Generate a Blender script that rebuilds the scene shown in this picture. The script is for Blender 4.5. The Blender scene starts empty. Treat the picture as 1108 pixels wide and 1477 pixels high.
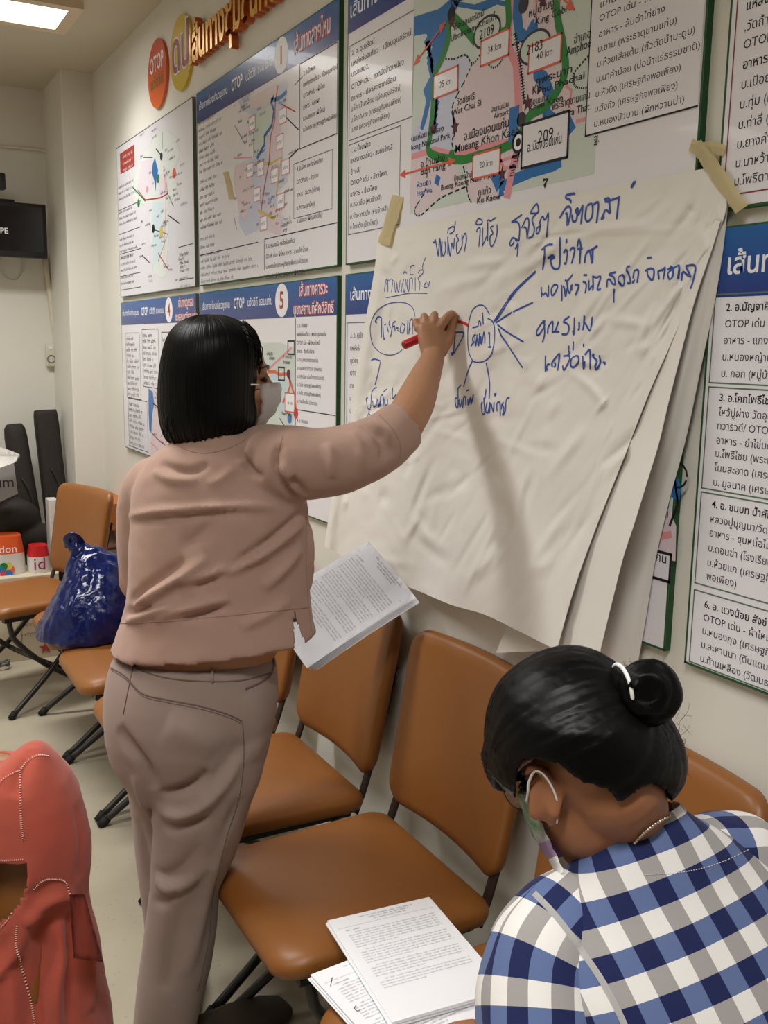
import bpy, bmesh, math, random
import numpy as np
from mathutils import Vector, Matrix, noise
from mathutils.bvhtree import BVHTree

SC = bpy.context.scene
COL = SC.collection
random.seed(7)

# ------------------------------------------------------------------ camera
FPX = 1396.33
ROT = np.array([[0.48558424, 0.15436403, -0.86045319],
                [0.87404789, -0.0679907, 0.48105878],
                [0.01575536, -0.98567186, -0.16793676]])
CAM = np.array([0.0, 0.0, 1.55])
cam_data = bpy.data.cameras.new('camera')
cam_data.sensor_fit = 'VERTICAL'
cam_data.sensor_height = 36.0
cam_data.sensor_width = 36.0 * 1108 / 1477
cam_data.lens = FPX / 1477 * 36.0
cam_data.clip_start = 0.02
cam = bpy.data.objects.new('camera', cam_data)
M4 = Matrix.Identity(4)
for i in range(3):
    M4[i][0] = ROT[i, 0]
    M4[i][1] = -ROT[i, 1]
    M4[i][2] = -ROT[i, 2]
    M4[i][3] = CAM[i]
cam.matrix_world = M4
COL.objects.link(cam)
SC.camera = cam

# ------------------------------------------------------------------ colour management, world
SC.view_settings.view_transform = 'Standard'
SC.view_settings.look = 'None'
SC.view_settings.gamma = 1.0
SC.view_settings.use_curve_mapping = False
SC.view_settings.exposure = 1.38
LAMP_STRENGTH = 2.0      # luminous face of a ceiling lamp
LAMP_POWER = 9.5         # watts thrown down through its louvre
LAMP_SPREAD = 125
LAMP_COLOR = (1.0, 0.99, 0.965)
SC.cycles.max_bounces = 7
SC.cycles.diffuse_bounces = 4
SC.cycles.use_denoising = True
world = bpy.data.worlds.new('world')
SC.world = world
world.use_nodes = True
world.node_tree.nodes['Background'].inputs[0].default_value = (0.9, 0.92, 1.0, 1)
world.node_tree.nodes['Background'].inputs[1].default_value = 0.05

# ------------------------------------------------------------------ measuring helpers (photo sight lines met with real planes)
WALL = 1.2      # the poster wall stands at y = 1.2
BACK = -5.68    # the far wall
CEIL = 2.87
FH = np.array([ROT[0, 2], ROT[1, 2], 0.0]); FH /= np.linalg.norm(FH)   # horizontal viewing direction
RH = np.array([FH[1], -FH[0], 0.0])                                    # horizontal direction to the right of it
if RH @ ROT[:, 0] < 0: RH = -RH


def ray(px, py):
    return ROT @ np.array([px - 554.0, py - 738.5, FPX])


def at_y(px, py, y):
    r = ray(px, py); return CAM + r * ((y - CAM[1]) / r[1])


def at_x(px, py, x):
    r = ray(px, py); return CAM + r * ((x - CAM[0]) / r[0])


def at_z(px, py, z):
    r = ray(px, py); return CAM + r * ((z - CAM[2]) / r[2])


def at_d(px, py, d):
    """point at horizontal distance d"""
    r = ray(px, py); return CAM + r * (d / (r @ FH))


# ------------------------------------------------------------------ materials
def lin(c):
    out = []
    for v in c[:3]:
        v = v / 255.0
        out.append(v / 12.92 if v <= 0.04045 else ((v + 0.055) / 1.055) ** 2.4)
    return (*out, 1.0)


def mat(name, rgb, rough=0.6, spec=0.4, metal=0.0, bump=None, mottle=None, coat=0.0, sheen=0.0, sss=0.0):
    """rgb in sRGB 0-255. bump=(scale, strength, distance); mottle=(scale, amount, rgb2)"""
    m = bpy.data.materials.new(name)
    m.use_nodes = True
    nt = m.node_tree
    b = nt.nodes['Principled BSDF']
    b.inputs['Base Color'].default_value = lin(rgb)
    b.inputs['Roughness'].default_value = rough
    b.inputs['Specular IOR Level'].default_value = spec
    b.inputs['Metallic'].default_value = metal
    b.inputs['Coat Weight'].default_value = coat
    b.inputs['Sheen Weight'].default_value = sheen
    if sss:
        b.inputs['Subsurface Weight'].default_value = sss
        b.inputs['Subsurface Radius'].default_value = (0.01, 0.004, 0.002)
    tc = nt.nodes.new('ShaderNodeTexCoord')
    if mottle:
        n = nt.nodes.new('ShaderNodeTexNoise')
        n.inputs['Scale'].default_value = mottle[0]
        n.inputs['Detail'].default_value = 5
        nt.links.new(tc.outputs['Object'], n.inputs['Vector'])
        mx = nt.nodes.new('ShaderNodeMix'); mx.data_type = 'RGBA'
        rm = nt.nodes.new('ShaderNodeMapRange')
        rm.inputs['From Min'].default_value = 0.4
        rm.inputs['From Max'].default_value = 0.65
        rm.inputs['To Max'].default_value = mottle[1]
        nt.links.new(n.outputs['Fac'], rm.inputs['Value'])
        nt.links.new(rm.outputs['Result'], mx.inputs['Factor'])
        mx.inputs['A'].default_value = lin(rgb)
        mx.inputs['B'].default_value = lin(mottle[2])
        nt.links.new(mx.outputs['Result'], b.inputs['Base Color'])
    if bump:
        n = nt.nodes.new('ShaderNodeTexNoise')
        n.inputs['Scale'].default_value = bump[0]
        n.inputs['Detail'].default_value = 4
        nt.links.new(tc.outputs['Object'], n.inputs['Vector'])
        bp = nt.nodes.new('ShaderNodeBump')
        bp.inputs['Strength'].default_value = bump[1]
        bp.inputs['Distance'].default_value = bump[2]
        nt.links.new(n.outputs['Fac'], bp.inputs['Height'])
        nt.links.new(bp.outputs['Normal'], b.inputs['Normal'])
    return m


def emit(name, rgb, strength):
    m = bpy.data.materials.new(name); m.use_nodes = True
    nt = m.node_tree; nt.nodes.clear()
    e = nt.nodes.new('ShaderNodeEmission')
    e.inputs[0].default_value = (*rgb, 1); e.inputs[1].default_value = strength
    o = nt.nodes.new('ShaderNodeOutputMaterial'); nt.links.new(e.outputs[0], o.inputs[0])
    return m


# ------------------------------------------------------------------ object helpers
def link(name, me, mats, parent=None, smooth=False):
    if not isinstance(mats, (list, tuple)): mats = [mats]
    for m in mats: me.materials.append(m)
    if smooth:
        me.polygons.foreach_set('use_smooth', [True] * len(me.polygons))
    o = bpy.data.objects.new(name, me)
    COL.objects.link(o)
    if parent is not None:
        o.parent = parent
        o.matrix_parent_inverse = Matrix.Translation(-Vector(parent.location)) if parent.type == 'EMPTY' else Matrix.Identity(4)
    return o


def obj(name, bm, mats, parent=None, smooth=False):
    me = bpy.data.meshes.new(name)
    bmesh.ops.recalc_face_normals(bm, faces=bm.faces)
    bm.to_mesh(me); bm.free()
    return link(name, me, mats, parent, smooth)


def tag(o, label, cat, group=None, kind=None):
    o['label'] = label; o['category'] = cat
    if group: o['group'] = group
    if kind: o['kind'] = kind
    return o


def thing(name, loc, label, cat, group=None):
    o = bpy.data.objects.new(name, None); COL.objects.link(o)
    o.empty_display_size = 0.05
    o.location = loc
    return tag(o, label, cat, group)


def struct(name, bm, mats, parent=None):
    o = obj(name, bm, mats, parent); o['kind'] = 'structure'; return o


def dup(root, label, loc=None, rotz=None):
    r = root.copy(); COL.objects.link(r); r['label'] = label
    if loc is not None: r.location = loc
    if rotz is not None: r.rotation_euler[2] = rotz
    for ch in list(root.children):
        c = ch.copy(); COL.objects.link(c); c.parent = r
        for g in list(ch.children):
            d = g.copy(); COL.objects.link(d); d.parent = c
    return r


def sharp(o, ang=40):
    me = o.data
    me.polygons.foreach_set('use_smooth', [True] * len(me.polygons))
    me.set_sharp_from_angle(angle=math.radians(ang))
    return o


def box(bm, lo, hi, mi=0, M=None):
    vs = []
    for x in (lo[0], hi[0]):
        for y in (lo[1], hi[1]):
            for z in (lo[2], hi[2]):
                v = Vector((x, y, z))
                vs.append(bm.verts.new(M @ v if M else v))
    for f in ((0, 1, 3, 2), (4, 6, 7, 5), (0, 4, 5, 1), (2, 3, 7, 6), (0, 2, 6, 4), (1, 5, 7, 3)):
        bm.faces.new([vs[i] for i in f]).material_index = mi
    return vs


def bevelled_box(lo, hi, r=0.01, seg=3, M=None):
    bm = bmesh.new(); box(bm, lo, hi)
    bmesh.ops.recalc_face_normals(bm, faces=bm.faces)
    bmesh.ops.bevel(bm, geom=bm.edges[:], offset=r, segments=seg, profile=0.5, affect='EDGES')
    if M: bmesh.ops.transform(bm, matrix=M, verts=bm.verts)
    return bm


def catmull(pts, n):
    """smooth curve through control points, n samples"""
    P = np.array(pts, float)
    if len(P) < 3:
        t = np.linspace(0, 1, n)[:, None]
        return P[0] * (1 - t) + P[-1] * t
    Q = np.vstack([2 * P[0] - P[1], P, 2 * P[-1] - P[-2]])
    out = []
    for u in np.linspace(0, len(P) - 1 - 1e-9, n):
        i = int(u); t = u - i
        p0, p1, p2, p3 = Q[i], Q[i + 1], Q[i + 2], Q[i + 3]
        out.append(0.5 * (2 * p1 + (p2 - p0) * t + (2 * p0 - 5 * p1 + 4 * p2 - p3) * t * t + (3 * p1 - p0 - 3 * p2 + p3) * t ** 3))
    return np.array(out)


def tube(bm, pts, rad, seg=10, n=None, cap=True, mi=0, flat=1.0, up=None):
    """swept tube; rad = number or per-control-point list; rounded ends when the radius list says so"""
    P = np.array(pts, float)
    Rr = np.array(rad if hasattr(rad, '__len__') else [rad] * len(P), float)
    if n:
        PR = catmull(np.column_stack([P, Rr]), n); P = PR[:, :3]; Rr = np.maximum(PR[:, 3], 1e-4)
    T = np.gradient(P, axis=0)
    T /= np.linalg.norm(T, axis=1)[:, None] + 1e-12
    ref = np.array(up if up is not None else ([0, 0, 1] if abs(T[0][2]) < 0.9 else [1, 0, 0]), float)
    u = np.cross(T[0], ref); u /= np.linalg.norm(u)
    rings = []
    for i in range(len(P)):
        u = u - T[i] * (u @ T[i]); u /= np.linalg.norm(u)
        v = np.cross(T[i], u)
        rings.append([bm.verts.new(P[i] + Rr[i] * (math.cos(a) * u + flat * math.sin(a) * v))
                      for a in np.linspace(0, 2 * math.pi, seg, endpoint=False)])
    for a, b in zip(rings, rings[1:]):
        for k in range(seg):
            bm.faces.new((a[k], a[(k + 1) % seg], b[(k + 1) % seg], b[k])).material_index = mi
    if cap:
        bm.faces.new(rings[0][::-1]).material_index = mi; bm.faces.new(rings[-1]).material_index = mi
    return rings


def limb(bm, pts, rad, seg=16, n=24):
    """tube with hemispherical ends"""
    P = np.array(pts, float); Rr = list(rad)
    PR = catmull(np.column_stack([P, Rr]), n)
    d0 = PR[0, :3] - PR[1, :3]; d0 /= np.linalg.norm(d0)
    d1 = PR[-1, :3] - PR[-2, :3]; d1 /= np.linalg.norm(d1)
    pre, post = [], []
    for a in (80, 60, 40, 20):
        s, c = math.sin(math.radians(a)), math.cos(math.radians(a))
        pre.append([*(PR[0, :3] + d0 * PR[0, 3] * s), PR[0, 3] * c])
        post.insert(0, [*(PR[-1, :3] + d1 * PR[-1, 3] * s), PR[-1, 3] * c])
    PR = np.vstack([pre, PR, post])
    tube(bm, PR[:, :3], PR[:, 3], seg)


def loft(bm, rings, seg=32, cap=(True, True), power=2.0, mi=0):
    """rings: (centre, half-axis u vector, half-axis v vector)"""
    R = []
    for c, u, v in rings:
        c, u, v = map(lambda q: np.array(q, float), (c, u, v))
        r = []
        for a in np.linspace(0, 2 * math.pi, seg, endpoint=False):
            ca, sa = math.cos(a), math.sin(a)
            k = (abs(ca) ** power + abs(sa) ** power) ** (-1 / power)
            r.append(bm.verts.new(c + u * ca * k + v * sa * k))
        R.append(r)
    for a, b in zip(R, R[1:]):
        for k in range(seg):
            bm.faces.new((a[k], a[(k + 1) % seg], b[(k + 1) % seg], b[k])).material_index = mi
    if cap[0]: bm.faces.new(R[0][::-1]).material_index = mi
    if cap[1]: bm.faces.new(R[-1]).material_index = mi
    return R


def evaluated(bm, mods):
    """run modifiers on a temporary object, return a plain mesh"""
    me = bpy.data.meshes.new('tmp'); bmesh.ops.recalc_face_normals(bm, faces=bm.faces)
    bm.to_mesh(me); bm.free()
    o = bpy.data.objects.new('tmp', me); COL.objects.link(o)
    for t, kw in mods:
        m = o.modifiers.new(t, t)
        for k, v in kw.items(): setattr(m, k, v)
    dg = bpy.context.evaluated_depsgraph_get(); dg.update()
    out = bpy.data.meshes.new_from_object(o.evaluated_get(dg), depsgraph=dg)
    bpy.data.objects.remove(o); bpy.data.meshes.remove(me)
    return out


def fuse(bm, voxel=0.008, smooth=6, factor=0.5):
    """melt overlapping closed shapes into one continuous surface"""
    return evaluated(bm, [('REMESH', dict(mode='VOXEL', voxel_size=voxel, use_smooth_shade=True)),
                          ('SMOOTH', dict(factor=factor, iterations=smooth))])


def coords(me):
    a = np.empty(len(me.vertices) * 3); me.vertices.foreach_get('co', a); return a.reshape(-1, 3)


def set_coords(me, a):
    me.vertices.foreach_set('co', np.ascontiguousarray(a).ravel()); me.update()


def normals(me):
    a = np.empty(len(me.vertices) * 3); me.vertex_normals.foreach_get('vector', a); return a.reshape(-1, 3)


def seg_dist(P, a, b):
    a, b = np.array(a, float), np.array(b, float)
    d = b - a; t = np.clip(((P - a) @ d) / (d @ d), 0, 1)
    return np.linalg.norm(P - (a + t[:, None] * d), axis=1), t


def creases(me, folds, taper=True, gain=1.7):
    """press or raise folds along 3-D polylines: (points, amplitude, width)"""
    P = coords(me); N = normals(me); D = np.zeros(len(P))
    for pts, amp, w in folds:
        best = np.full(len(P), 9.0); tt = np.zeros(len(P)); n = len(pts) - 1
        for i in range(n):
            d, t = seg_dist(P, pts[i], pts[i + 1])
            k = d < best; best[k] = d[k]; tt[k] = (i + t[k]) / n
        g = gain * amp * np.exp(-(best / w) ** 2)
        if taper: g *= np.sqrt(np.clip(np.sin(np.pi * np.clip(tt, 0.0, 1.0)), 0, 1))
        D += g
    set_coords(me, P + N * D[:, None])


def rumple(me, scale, amp, seed=0.0, squash=(1, 1, 1)):
    P = coords(me); N = normals(me)
    D = np.array([noise.noise(Vector((p[0] * scale * squash[0] + seed, p[1] * scale * squash[1], p[2] * scale * squash[2]))) for p in P]) * amp
    set_coords(me, P + N * D[:, None])


def inside(x, y, poly):
    r = False
    for (x1_, y1_), (x2_, y2_) in zip(poly, poly[1:] + poly[:1]):
        if (y1_ > y) != (y2_ > y) and x < (x2_ - x1_) * (y - y1_) / (y2_ - y1_) + x1_: r = not r
    return r


# ================================================================== THE ROOM
m_wall = mat('wall_paint', (226, 223, 213), 0.55, 0.3, bump=(60, 0.05, 0.002), mottle=(1.2, 0.5, (219, 216, 206)))
m_ceil = mat('ceiling_paint', (205, 196, 176), 0.8, 0.2, mottle=(0.8, 0.6, (196, 186, 166)))
m_pipe = mat('conduit_plastic', (222, 214, 194), 0.4, 0.4)


def floor_mat():
    m = mat('terrazzo_floor', (176, 166, 146), 0.42, 0.35)
    nt = m.node_tree; b = nt.nodes['Principled BSDF']; tc = nt.nodes['Texture Coordinate']
    n = nt.nodes.new('ShaderNodeTexNoise'); n.inputs['Scale'].default_value = 2.2; n.inputs['Detail'].default_value = 6
    v = nt.nodes.new('ShaderNodeTexVoronoi'); v.inputs['Scale'].default_value = 55
    nt.links.new(tc.outputs['Object'], n.inputs['Vector']); nt.links.new(tc.outputs['Object'], v.inputs['Vector'])
    r1 = nt.nodes.new('ShaderNodeValToRGB')
    r1.color_ramp.elements[0].position = 0.3; r1.color_ramp.elements[0].color = lin((152, 143, 124))
    r1.color_ramp.elements[1].position = 0.72; r1.color_ramp.elements[1].color = lin((174, 165, 145))
    nt.links.new(n.outputs['Fac'], r1.inputs['Fac'])
    r2 = nt.nodes.new('ShaderNodeValToRGB')
    r2.color_ramp.elements[0].position = 0.06; r2.color_ramp.elements[0].color = (1, 1, 1, 1)
    r2.color_ramp.elements[1].position = 0.2; r2.color_ramp.elements[1].color = (0, 0, 0, 1)
    nt.links.new(v.outputs['Distance'], r2.inputs['Fac'])
    s = nt.nodes.new('ShaderNodeMath'); s.operation = 'MULTIPLY'
    sc = nt.nodes.new('ShaderNodeSeparateColor'); nt.links.new(v.outputs['Color'], sc.inputs['Color'])
    gt = nt.nodes.new('ShaderNodeMath'); gt.operation = 'GREATER_THAN'; gt.inputs[1].default_value = 0.62
    nt.links.new(sc.outputs['Red'], gt.inputs[0])
    nt.links.new(gt.outputs[0], s.inputs[0]); nt.links.new(r2.outputs['Color'], s.inputs[1])
    s2 = nt.nodes.new('ShaderNodeMath'); s2.operation = 'MULTIPLY'; s2.inputs[1].default_value = 0.45
    nt.links.new(s.outputs[0], s2.inputs[0])
    mx = nt.nodes.new('ShaderNodeMix'); mx.data_type = 'RGBA'
    nt.links.new(s2.outputs[0], mx.inputs['Factor']); nt.links.new(r1.outputs['Color'], mx.inputs['A'])
    mx.inputs['B'].default_value = lin((118, 104, 84))
    nt.links.new(mx.outputs['Result'], b.inputs['Base Color'])
    return m


bm = bmesh.new(); box(bm, (BACK - 0.1, -4.2, -0.1), (3.2, WALL + 0.1, 0)); struct('floor', bm, floor_mat())
bm = bmesh.new(); box(bm, (BACK - 0.1, -4.2, CEIL), (3.2, WALL + 0.1, CEIL + 0.1)); struct('ceiling', bm, m_ceil)
bm = bmesh.new(); box(bm, (BACK, WALL, 0), (3.1, WALL + 0.1, CEIL)); struct('wall_right', bm, m_wall)
bm = bmesh.new(); box(bm, (BACK - 0.1, -4.1, 0), (BACK, WALL + 0.1, CEIL)); struct('wall_back', bm, m_wall)
bm = bmesh.new(); box(bm, (BACK, -4.2, 0), (3.1, -4.1, CEIL)); struct('wall_left', bm, m_wall)
bm = bmesh.new(); box(bm, (3.1, -4.2, 0), (3.2, WALL + 0.1, CEIL)); struct('wall_front', bm, m_wall)
# corner pillar
bm = bevelled_box((BACK - 0.02, 1.045, -0.02), (-5.2, WALL + 0.03, CEIL + 0.02), 0.006, 2); o = struct('trim_1', bm, m_wall)

# conduit along the back wall, down beside the pillar
bm = bmesh.new()
px = BACK + 0.012
tube(bm, [at_x(-60, 207, px), at_x(0, 211, px), at_x(56, 216, px), at_x(68, 222, px), at_x(71, 236, px), at_x(71, 330, px)], 0.008, 8, n=24)
tag(obj('wall_conduit', bm, m_pipe, smooth=True), 'thin cream cable conduit running along the back wall above the screen', 'conduit')
bm = bmesh.new()
a = at_x(65, 372, px); b_ = at_x(88, 560, px); c_ = at_x(98, 720, px); d_ = np.array([BACK + 0.012, c_[1] + 0.01, 0.02])
tube(bm, [a, b_, c_, d_], 0.014, 8, n=30)
tag(obj('cable_trunking', bm, m_pipe, smooth=True), 'cream cable duct slanting down the back wall from the black screen', 'cable duct')

# ------------------------------------------------------------------ ceiling lights
m_lamp = emit('fluorescent_diffuser', LAMP_COLOR, LAMP_STRENGTH)
m_house = mat('lamp_housing', (214, 196, 168), 0.5, 0.4)


def ceiling_light(x, y0, y1, w, label):
    t = thing('ceiling_light', (x, (y0 + y1) / 2, CEIL), label, 'ceiling light', 'ceiling lights')
    h = w / 2; z = CEIL
    bm = bmesh.new()
    for lo, hi in (((x - h - .05, y0 - .05, z - .03), (x - h, y1 + .05, z)), ((x + h, y0 - .05, z - .03), (x + h + .05, y1 + .05, z)),
                   ((x - h, y0 - .05, z - .03), (x + h, y0, z)), ((x - h, y1, z - .03), (x + h, y1 + .05, z))):
        box(bm, lo, hi)
    obj('housing_frame', bm, m_house, t)
    bm = bmesh.new(); box(bm, (x - h, y0, z - .010), (x + h, y1, z - .004)); obj('diffuser', bm, m_lamp, t)
    ld = bpy.data.lights.new('lamp', 'AREA'); ld.shape = 'RECTANGLE'; ld.size = w - .02; ld.size_y = y1 - y0 - .02
    ld.energy = LAMP_POWER; ld.color = LAMP_COLOR; ld.spread = math.radians(LAMP_SPREAD)
    lo_ = bpy.data.objects.new('lamp', ld); COL.objects.link(lo_); lo_.parent = t; lo_.location = (0, 0, -.016)
    return t


ceiling_light(-4.34, -0.33, 0.885, 0.27, 'bright ceiling light at the top left corner, near the back wall')
ceiling_light(-2.35, -0.85, 0.36, 0.27, 'ceiling light above the standing woman')
ceiling_light(-0.2, -0.85, 0.36, 0.27, 'ceiling light above the seated woman in checks')
ceiling_light(-4.34, -3.2, -2.0, 0.27, 'added fill light on the ceiling, out of view over the far left of the room')  # unseen lamp, added as fill for the room
ceiling_light(-0.9, -3.2, -2.0, 0.27, 'added fill light on the ceiling, out of view over the near left of the room')  # second added fill lamp, out of view, brightens the near side
# ================================================================== POSTERS ON THE WALL
m_board = mat('poster_board', (234, 232, 238), 0.22, 0.5, coat=0.25)
m_edge = mat('poster_edge_green', (38, 84, 48), 0.5, 0.3)
m_edge2 = mat('poster_edge_grey', (92, 98, 92), 0.5, 0.3)
m_text = mat('print_dark_grey', (62, 60, 66), 0.5, 0.2)
m_bold = mat('print_black', (34, 32, 38), 0.5, 0.2)
m_grey = mat('print_line_grey', (120, 118, 124), 0.5, 0.2)


def band_mat():
    m = mat('header_blue', (28, 84, 158), 0.25, 0.5, coat=0.25)
    nt = m.node_tree; b = nt.nodes['Principled BSDF']
    g = nt.nodes.new('ShaderNodeNewGeometry'); s = nt.nodes.new('ShaderNodeSeparateXYZ')
    nt.links.new(g.outputs['Position'], s.inputs[0])
    # printed gradient of the band: light blue at its top edge, deep blue at its foot (artwork of the poster)
    mr = nt.nodes.new('ShaderNodeMapRange')
    mr.inputs['From Min'].default_value = 0.0; mr.inputs['From Max'].default_value = 0.70
    a = nt.nodes.new('ShaderNodeMath'); a.operation = 'MODULO'; a.inputs[1].default_value = 0.7
    sub = nt.nodes.new('ShaderNodeMath'); sub.operation = 'SUBTRACT'; sub.inputs[1].default_value = 1.05 + 0.0
    nt.links.new(s.outputs['Z'], sub.inputs[0]); nt.links.new(sub.outputs[0], a.inputs[0])
    mr.inputs['From Min'].default_value = 0.585; mr.inputs['From Max'].default_value = 0.69
    nt.links.new(a.outputs[0], mr.inputs['Value'])
    r = nt.nodes.new('ShaderNodeValToRGB')
    r.color_ramp.elements[0].color = lin((26, 52, 132)); r.color_ramp.elements[1].color = lin((22, 98, 170))
    nt.links.new(mr.outputs['Result'], r.inputs['Fac']); nt.links.new(r.outputs['Color'], b.inputs['Base Color'])
    return m


m_band = band_mat()
m_white = mat('print_white', (240, 240, 244), 0.35, 0.4)
m_redink = mat('print_red', (196, 60, 66), 0.5, 0.3)
m_pinkink = mat('print_pink', (224, 150, 158), 0.5, 0.3)
m_mgreen = mat('map_pale_green', (204, 214, 206), 0.3, 0.4)
m_mpink = mat('map_pale_pink', (220, 204, 210), 0.3, 0.4)
m_mlilac = mat('map_pale_lilac', (200, 204, 224), 0.3, 0.4)
m_mcyan = mat('map_pale_cyan', (190, 216, 220), 0.3, 0.4)
m_mblue = mat('map_water_blue', (42, 112, 178), 0.3, 0.4)
m_mroute = mat('map_route_green', (36, 128, 58), 0.3, 0.4)
m_morange = mat('map_route_orange', (222, 96, 70), 0.3, 0.4)
m_myellow = mat('map_yellow', (214, 190, 96), 0.3, 0.4)
m_mred = mat('label_red', (170, 62, 54), 0.4, 0.4)
m_star = mat('map_star_maroon', (88, 34, 48), 0.4, 0.3)

FACE = WALL - 0.013      # the printed face of every board
_glyphs = {}


def glyphs(s, bold=0.0):
    """outline mesh of a line of text, unit size: vertices, faces, width"""
    k = (s, bold)
    if k not in _glyphs:
        c = bpy.data.curves.new('t', 'FONT'); c.body = s; c.size = 1.0; c.resolution_u = 2; c.offset = bold
        o = bpy.data.objects.new('t', c); COL.objects.link(o)
        dg = bpy.context.evaluated_depsgraph_get(); dg.update()
        me = bpy.data.meshes.new_from_object(o.evaluated_get(dg), depsgraph=dg)
        P = coords(me)[:, :2] if len(me.vertices) else np.zeros((0, 2))
        F = [tuple(p.vertices) for p in me.polygons]
        bpy.data.objects.remove(o); bpy.data.curves.remove(c); bpy.data.meshes.remove(me)
        _glyphs[k] = (P, F, (P[:, 0].max() - P[:, 0].min()) if len(P) else 0.0)
    return _glyphs[k]


class Print:
    """flat printed marks on a plane given by origin O and unit axes U (right), V (up), normal N"""

    def __init__(self, O=(0, FACE, 0), U=(1, 0, 0), V=(0, 0, 1), N=(0, -1, 0)):
        self.O, self.U, self.V, self.N = (np.array(q, float) for q in (O, U, V, N))
        self.v, self.f, self.mi, self.mats = [], [], [], []
        self.layer = 0.0004

    def m(self, mt):
        if mt not in self.mats: self.mats.append(mt)
        return self.mats.index(mt)

    def add(self, pts, faces, mt, lift=0.0):
        b = len(self.v); k = self.m(mt)
        for x, z in pts: self.v.append(self.O + self.U * x + self.V * z + self.N * (self.layer + lift))
        for f in faces: self.f.append([b + i for i in f]); self.mi.append(k)

    def rect(self, x0, z0, x1, z1, mt, lift=0.0):
        self.add([(x0, z0), (x1, z0), (x1, z1), (x0, z1)], [(0, 1, 2, 3)], mt, lift)

    def poly(self, pts, mt, lift=0.0):
        from mathutils.geometry import tessellate_polygon
        tri = tessellate_polygon([[Vector((p[0], p[1], 0)) for p in pts]])
        self.add(pts, [tuple(t) for t in tri], mt, lift)

    def line(self, pts, w, mt, lift=0.0, smooth=0, closed=False):
        P = np.array(pts, float)
        if closed: P = np.vstack([P, P[0]])
        if smooth and len(P) > 2: P = catmull(np.column_stack([P, np.zeros(len(P))]), smooth)[:, :2]
        T = np.gradient(P, axis=0); T /= np.linalg.norm(T, axis=1)[:, None] + 1e-9
        Nn = np.column_stack([-T[:, 1], T[:, 0]]) * w / 2
        L, R_ = P + Nn, P - Nn; n = len(P)
        self.add(list(L) + list(R_), [(i, n + i, n + i + 1, i + 1) for i in range(n - 1)], mt, lift)

    def frame(self, x0, z0, x1, z1, w, mt, lift=0.0):
        for a in ((x0, z0, x1, z0 + w), (x0, z1 - w, x1, z1), (x0, z0, x0 + w, z1), (x1 - w, z0, x1, z1)): self.rect(*a, mt, lift)

    def text(self, s, x, z, size=None, width=None, mt=None, bold=0.0, lift=0.0, align='L', xscale=1.0):
        P, F, w = glyphs(s, bold)
        if not len(P): return
        x_min = P[:, 0].min()
        if size is None: size = width / w
        sx = width / w if width else size * xscale
        off = {'L': 0, 'C': -w * sx / 2, 'R': -w * sx}[align]
        self.add([(x + off + (p[0] - x_min) * sx, z + p[1] * size) for p in P], F, mt or m_text, lift)

    def small(self, x0, x1, z, h, mt, seed=0, fill=0.9, lift=0.0):
        """a line of print too small to read: uneven word-long runs of tiny strokes"""
        rnd = random.Random(seed); x = x0; end = x0 + (x1 - x0) * fill
        while x < end:
            wl = h * rnd.uniform(1.5, 5); e = min(x + wl, end)
            while x < e:
                k = rnd.random(); g = h * 0.5
                self.rect(x, z, x + h * .14, z + h * (.62 if k < .8 else 1.0), mt, lift)
                if k < .55: self.rect(x, z + h * .5, x + g, z + h * .62, mt, lift)
                elif k < .75: self.rect(x, z, x + g, z + h * .12, mt, lift)
                if k > .62: self.rect(x + g * .8, z, x + g, z + h * .6, mt, lift)
                if 0.2 < k < .4: self.rect(x, z + h * .82, x + g * .8, z + h * .94, mt, lift)
                x += h * .62
            x += h * .8

    def build(self, name, parent):
        me = bpy.data.meshes.new(name)
        me.from_pydata([tuple(v) for v in self.v], [], self.f)
        o = link(name, me, self.mats, parent)
        me.polygons.foreach_set('material_index', self.mi); me.update()
        return o


def W(px, py):
    p = at_y(px, py, FACE); return p[0], p[2]


def poster(x0, x1, z0, z1, label, edge, band=True):
    t = thing('wall_poster', ((x0 + x1) / 2, WALL, z0), label, 'poster', 'map posters on the wall')
    bm = bmesh.new(); box(bm, (x0, FACE, z0), (x1, WALL, z1))
    o = obj('board_panel', bm, [m_board, edge], t)
    for p in o.data.polygons: p.material_index = 0 if p.normal.y < -.5 else 1
    pr = Print(); pr.layer = 0.0002; pr.frame(x0, z0, x1, z1, 0.004, edge); pr.build('printed_border', t)
    if band:
        b = Print(); b.layer = 0.0003; b.rect(x0 + .003, z1 - .105, x1 - .003, z1 - .003, m_band); b.build('header_band', t)
    return t


UP0, UP1, LO0, LO1 = 1.762, 2.437, 1.050, 1.738
CX = [(-4.72, -3.60), (-3.555, -2.40), (-2.352, -1.142), (-1.098, 0.06)]

# --- upper left, pale map, no header
x0, x1 = CX[0]
t = poster(x0, x1, UP0, UP1, 'pale map poster without blue header, farthest left in the upper row', m_edge2, band=False)
q = Print()
zz = lambda X, Y: W(170 + X / 3.259, Y / 3.259)       # enlarged-view measurements
a, b_ = W(173, 222), W(193.5, 210)
q.rect(a[0], W(173, 252)[1], b_[0], a[1], m_mred)
for i in range(3): q.small(a[0] + .05, b_[0] - .01, a[1] - .03 - i * .028, .014, m_white, i, lift=.0002)
for k in range(24):
    pass
q2 = Print()
M0 = lambda pts: [zz(*p) for p in pts]
m_fgreen, m_fpink, m_fcyan = mat('map_faint_green', (222, 228, 224), .3, .4), mat('map_faint_pink', (226, 216, 224), .3, .4), mat('map_faint_cyan', (208, 224, 230), .3, .4)
q2.poly(M0([(165, 650), (215, 600), (270, 640), (295, 720), (265, 800), (280, 900), (235, 960), (240, 1100), (225, 1300), (205, 1310), (165, 1280), (160, 1100), (150, 960), (80, 950), (60, 880), (100, 770)]), m_fgreen)
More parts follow.
